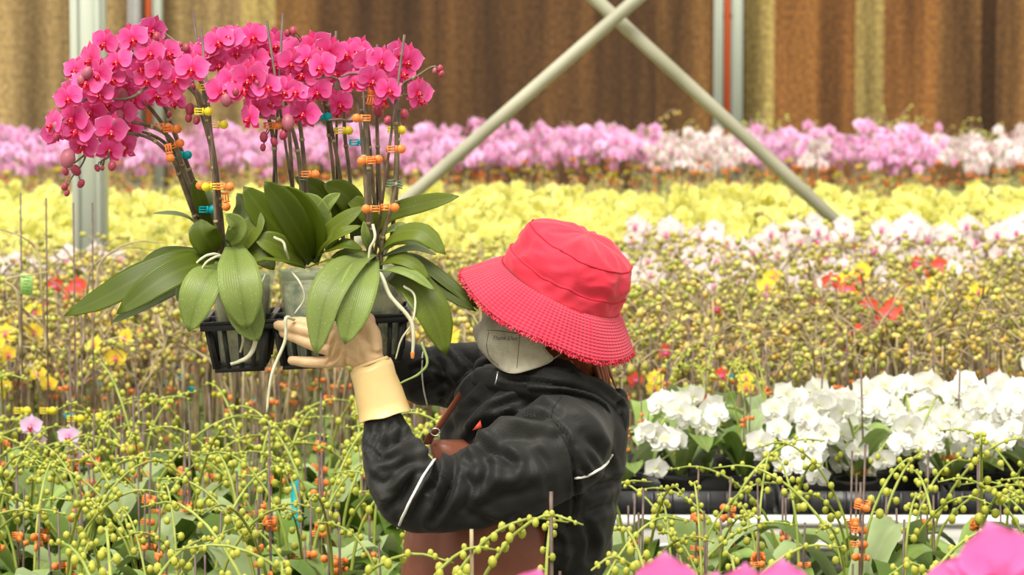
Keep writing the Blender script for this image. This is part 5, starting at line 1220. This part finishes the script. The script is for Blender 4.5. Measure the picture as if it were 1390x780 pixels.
# --- gloves
def smooth_hand(name, segs, palm, vox=.0024):
    g = Geo()
    for P, R in segs: capsule(g, P, R, 12, 12)
    for P, R, fl in palm: capsule(g, P, R, 12, 16, fl)
    CG = [([(452, 446), (446, 456), (440, 470)], 2.5, -.002), ([(462, 470), (456, 484), (444, 494)], 2.5, -.0025), ([(455, 460), (450, 474), (448, 490)], 2.2, -.002), ([(470, 478), (468, 492), (474, 500)], 2.5, -.002), ([(482, 470), (486, 486), (490, 496)], 3, .0015), ([(500, 476), (512, 480), (522, 476)], 3, -.0015)]
    m_ = voxel(g, vox, 5, name, crease_fn(CG if name == 'glove' else [], base_noise=.0008, nscale=50)); m_.materials.append(MATS['glove']); return m_
gY = 6.80
gm = smooth_hand('glove', [
    ([at(460, 445, gY), at(432, 441, 6.81), at(408, 437, 6.825), at(390, 437, 6.835)], [.0125, .0122, .011, .009]),
    ([at(456, 459, gY - .005), at(425, 451, 6.80), at(398, 444, 6.81), at(377, 441, 6.825)], [.0132, .013, .0118, .009]),
    ([at(456, 476, gY - .002), at(428, 468, 6.80), at(403, 458, 6.81), at(385, 452, 6.825)], [.0132, .0125, .0112, .009]),
    ([at(462, 489, gY + .005), at(438, 491, 6.81), at(415, 491, 6.815), at(396, 489, 6.82)], [.0125, .0115, .0105, .0085]),
    ([at(500, 470, gY + .005), at(496, 440, 6.80), at(486, 418, 6.80), at(474, 403, 6.81)], [.017, .016, .0135, .0105])],
    [([at(508, 500, gY), at(490, 470, gY), at(470, 450, gY)], [.029, .034, .022], .62), ([at(505, 498, gY), at(482, 478, gY), at(462, 470, gY)], [.028, .03, .022], .62), ([at(500, 494, gY + .002), at(466, 482, gY)], [.028, .021], .62), ([at(508, 500, gY), at(506, 455, gY + .003), at(497, 436, gY + .003)], [.028, .026, .018], .6)])
glove = obj('glove', gm, person); glove.location = -PO
g = Geo(); V = []; kk = 32
ringsL = [((476, 504), (529, 486), 1.0), ((478, 512), (532, 494), 1.03), ((480, 523), (536, 507), 1.0), ((483, 540), (543, 524), 1.02), ((487, 556), (549, 541), 1.02), ((490, 571), (554, 556), 1.06), ((490.5, 573), (554.5, 558), 1.07)]
for i, (a, b, s) in enumerate(ringsL):
    pa, pb = at(a[0], a[1], 6.795), at(b[0], b[1], 6.795); c = (pa + pb) / 2; e = (pb - pa) / 2
    for j in range(kk):
        t = 2 * math.pi * j / kk; wob = 1 + .03 * math.sin(3 * t + i * .5)
        V.append(c + e * math.cos(t) * s * wob + Vector((0, 1, -.1)) * (math.sin(t) * (.030 + .003 * i) * s * wob) + Vector((0, 0, .0015 * math.sin(5 * t))))
g.add(V, [(i * kk + j, i * kk + (j + 1) % kk, (i + 1) * kk + (j + 1) % kk, (i + 1) * kk + j) for i in range(len(ringsL) - 1) for j in range(kk)] , 'glove_cuff')
V = []  # top of the cuff closing on to the wrist
for (a, b, s) in (((476, 504), (529, 486), 1.0), ((479, 498), (526, 482), .97)):
    pa, pb = at(a[0], a[1], 6.795), at(b[0], b[1], 6.795); c = (pa + pb) / 2; e = (pb - pa) / 2
    V += [c + e * math.cos(2 * math.pi * j / kk) * s + Vector((0, 1, -.1)) * (math.sin(2 * math.pi * j / kk) * .029 * s) for j in range(kk)]
g.add(V, [(j, (j + 1) % kk, (j + 1) % kk + kk, j + kk) for j in range(kk)], 'glove_cuff')
cf = obj('cuff', local(g, PO), glove); cf.location = PO; md = cf.modifiers.new('t', 'SOLIDIFY'); md.thickness = .0015
fY = 7.14
gm2 = smooth_hand('far_glove', [([at(470 - 3 * k, 440 + k * 13, fY), at(440, 436 + k * 13, fY), at(412 + 3 * k, 434 + k * 12, fY - .01)], [.0125, .012, .009]) for k in range(4)] + [([at(488, 460, fY), at(480, 430, fY), at(468, 412, fY)], [.015, .0135, .01])],
    [([at(505, 474, fY + .02), at(480, 462, fY), at(466, 455, fY)], [.028, .032, .028], .6)], .0035)
fg2 = obj('glove', gm2, person); fg2.location = -PO
g = Geo(); tube(g, [at(515, 482, 7.175), at(548, 498, 7.195)], [.036, .045], 'glove_cuff', 6, 20, False); c2 = obj('cuff', local(g, PO), fg2); c2.location = PO
# --- mask
mk_ridge = [(676, 426), (664, 440), (659, 452), (657, 466), (659, 478), (664, 488), (670, 495)]
mk_edge = [(735, 432), (746, 444), (753, 456), (740, 472), (752, 486), (738, 496), (706, 506)]
g = Geo(); V = []; T = []; nv, nu = 15, 12
R1_ = resample([Vector((a, b, 0)) for a, b in mk_ridge], nv); E1 = resample([Vector((a, b, 0)) for a, b in mk_edge], nv)
near = []
for i in range(nv):
    for j in range(nu + 1):
        t = j / nu; px_ = R1_[i].x + (E1[i].x - R1_[i].x) * t; py_ = R1_[i].y + (E1[i].y - R1_[i].y) * t + 5 * math.sin(math.pi * t) * (i / nv - .45) * 2
        Yd = 6.942 - .062 * math.sin(t * math.pi / 2 * 1.05) - .008 * math.sin(math.pi * i / (nv - 1)) * (1 - t)
        near.append(at(px_, py_, Yd)); V.append(near[-1]); T.append((i / nv, t * .5))
N0_ = hl.normalized(); c0 = HCn
for p in near: V.append(p - 2 * N0_ * ((p - c0).dot(N0_) - .0)); T.append((.5, .5))
w_ = nu + 1; off = nv * w_
F = [(i * w_ + j, (i + 1) * w_ + j, (i + 1) * w_ + j + 1, i * w_ + j + 1) for i in range(nv - 1) for j in range(nu)] + [(off + i * w_ + j, off + i * w_ + j + 1, off + (i + 1) * w_ + j + 1, off + (i + 1) * w_ + j) for i in range(nv - 1) for j in range(nu)]
F += [(i * w_, off + i * w_, off + (i + 1) * w_, (i + 1) * w_) for i in range(nv - 1)]
g.add(V, F, 'mask_cloth', T); MBV = BVHTree.FromPolygons([tuple(v) for v in V], F)
mask = obj('face_mask', local(g, PO), person); md = mask.modifiers.new('t', 'SOLIDIFY'); md.thickness = .0016; md.offset = 0
def strip(name, pts, r, m, parent, k=8, flat=.3):
    g = Geo(); tube(g, [at(a, b, Y) for a, b, Y in pts], r, m, 14, k, True, flat); return obj(name, local(g, PO), parent)
strip('ear_loop', [(742, 455, 6.885), (755, 458, 6.895), (768, 452, 6.905), (782, 445, 6.915)], [.006, .0035, .003, .003], 'mask_cloth', mask)
strip('ear_loop', [(738, 493, 6.885), (752, 486, 6.885), (768, 475, 6.895), (782, 462, 6.91)], [.007, .005, .0028, .0025], 'mask_cloth', mask)
def mseam(pts):
    P = resample([Vector((a, b, 0)) for a, b in pts], 20); g = Geo(); tube(g, [hit(p.x, p.y, MBV, .0009) for p in P], .0006, 'jacket_dust', 20, 5); obj('seam', local(g, PO), mask)
mseam([(662, 448), (680, 449), (700, 452), (715, 456)]); mseam([(664, 450), (661, 468), (665, 484), (678, 496)]); mseam([(706, 454), (704, 475), (702, 500)])
text_on('lettering', 'Thank Lhut', 685, 459, 34, 'print_ink', MBV, mask, .45, .03, .0012)
# --- hair
g = Geo(); V = []; random.seed(4)
ball(g, H(-.012, 0, .028), (.106, .088, .108), 'hair', 24, 14, HM)
ball(g, H(-.055, 0, -.035), (.060, .076, .085), 'hair', 20, 12, HM)
hair = obj('hair', local(g, PO), person)
g = Geo()
for k in range(110):
    a = U(-1.0, 1.0); p0 = H(-.075 * math.cos(a) - .025, math.sin(a) * .078, -.03 + U(-.01, .01)); L_ = U(.09, .14)
    p1 = p0 + Vector((.018, 0, -L_ * .5)); p2 = p0 + Vector((.026 + U(-.01, .012), U(-.01, .01), -L_))
    tube(g, [p0, p1, p2], [.004, .0035, .0008], 'hair', 6, 5)
obj('hair_locks', local(g, PO), hair)
# --- hat
hc0 = at(761, 389, 6.99); ha = Vector((.415, -.17, .88)).normalized(); hx_ = (Vector((-1, 0, 0)) - ha * Vector((-1, 0, 0)).dot(ha)).normalized(); hy_ = ha.cross(hx_)
HAT = lambda r, th, h: hc0 + hx_ * (r * math.cos(th)) + hy_ * (r * math.sin(th)) + ha * h
kk = 96
def ringgeo(prof_, m, uv0=0.0, wob=None):
    g = Geo(); V = []; T = []
    for i, (r, h) in enumerate(prof_):
        for j in range(kk + 1):
            th = 2 * math.pi * j / kk; dr, dh = wob(i, th, r, h) if wob else (0, 0); V.append(HAT(r + dr, th, h + dh)); T.append((i / (len(prof_) - 1), j / kk))
    g.add(V, [(i * (kk + 1) + j, i * (kk + 1) + j + 1, (i + 1) * (kk + 1) + j + 1, (i + 1) * (kk + 1) + j) for i in range(len(prof_) - 1) for j in range(kk)], m, T); return g
def crown_wob(i, th, r, h):
    v = noise.noise(Vector((math.cos(th) * 2.2, math.sin(th) * 2.2, h * 26))) * .008 + (.5 - abs(noise.noise(Vector((math.cos(th) * 3.2 + 5, math.sin(th) * 3.2, h * 38 + 3))))) * .008 - .003
    den = -.007 * math.exp(-((th - 4.4) / .5) ** 2) * math.exp(-((h - .07) / .025) ** 2)
    k_ = min(1, r / .06)
    return (v + den) * k_, v * .8 * k_
crown_p = [(.1205, .0), (.121, .012), (.1195, .030), (.1175, .034), (.1185, .042), (.118, .056), (.115, .070), (.110, .081), (.103, .0895), (.096, .095), (.088, .100), (.070, .108), (.048, .1135), (.025, .116), (.002, .1165)]
hat = thing('sun_hat', (0, 0, 0)); hat.name = 'sun_hat'; hat.parent = person; hat.location = (0, 0, 0)
crown_d = [(p.x, p.y) for p in resample([Vector((a, b, 0)) for a, b in crown_p], 52)]
cr = obj('crown', local(ringgeo(crown_d, 'hat_cloth', wob=crown_wob), PO), hat); md = cr.modifiers.new('t', 'SOLIDIFY'); md.thickness = .002
for h_, r_, nm in ((.0, .1225, 'seam'), (.032, .1195, 'seam'), (.0895, .1045, 'seam')):
    g = Geo(); P = [HAT(r_ + crown_wob(0, 2 * math.pi * j / 72, r_, h_)[0], 2 * math.pi * j / 72, h_ + (crown_wob(0, 2 * math.pi * j / 72, r_, h_)[1])) for j in range(73)]; tube(g, P, .0013, 'hat_stitch', 145, 5); obj(nm, local(g, PO), cr)
def th_at(px):
    return min([2 * math.pi * q / 180 for q in range(180)], key=lambda t: abs(topx(HAT(.15, t, -.03))[0] - px) + (0 if HAT(.15, t, 0).y < hc0.y else 999))
def brim_wob(i, th, r, h):
    t = i / 15; return (.004 * math.sin(3 * th + 1) * t, t * t * (.006 * math.sin(2 * th + 2.0) + .003 * math.sin(5 * th)) )
brim_p = [(.1215 + .0585 * (t ** .92), -.060 * (t ** 1.1)) for t in [i / 15 for i in range(16)]]
bg_ = ringgeo(brim_p, 'hat_brim', wob=brim_wob)
br = obj('brim', local(bg_, PO), hat); md = br.modifiers.new('t', 'SOLIDIFY'); md.thickness = .0022
for t in range(2, 15, 1):
    r_, h_ = brim_p[t]
    g = Geo(); P = [HAT(r_ + brim_wob(t, 2 * math.pi * j / 72, 0, 0)[0], 2 * math.pi * j / 72, h_ + brim_wob(t, 2 * math.pi * j / 72, 0, 0)[1] + .0009) for j in range(73)]; tube(g, P, .0007, 'brim_stitch', 110, 4); obj('stitch_row', local(g, PO), br)
for th in (th_at(798), 4.4):
    g = Geo(); tube(g, [HAT(brim_p[t][0] + brim_wob(t, th, 0, 0)[0], th, brim_p[t][1] + brim_wob(t, th, 0, 0)[1] + .0016) for t in range(0, 16, 3)], .0014, 'hat_stitch', 12, 5); obj('seam', local(g, PO), br)
g = Geo(); random.seed(14)
for k in range(1500):
    th = 2 * math.pi * k / 1500 + U(-.01, .01); dr, dh = brim_wob(15, th, 0, 0); p = HAT(.180 + dr - .003, th, -.060 + dh); out_ = (HAT(.2, th, -.075) - HAT(.18, th, -.06)).normalized()
    L_ = U(.002, .008); q = p + out_ * L_ + Vector((U(-.004, .004), U(-.004, .004), U(-.005, .003))); mid_ = p.lerp(q, .6) + Vector((U(-.003, .003), U(-.003, .003), U(-.003, .004)))
    tube(g, [p, mid_, q], [.0013, .0014, .0008], 'hat_thread', 3, 4)
for k in range(9):
    th = U(5.9, 6.6) if k < 6 else U(3, 5); p = HAT(.183, th, -.06); tube(g, [p, p + Vector((U(-.01, .01), 0, -.015)), p + Vector((U(-.02, .01), 0, -U(.02, .035)))], [.0006, .0005, .0004], 'hat_thread', 8, 4)
tag(obj('fringe', local(g, PO), br), kind='stuff')
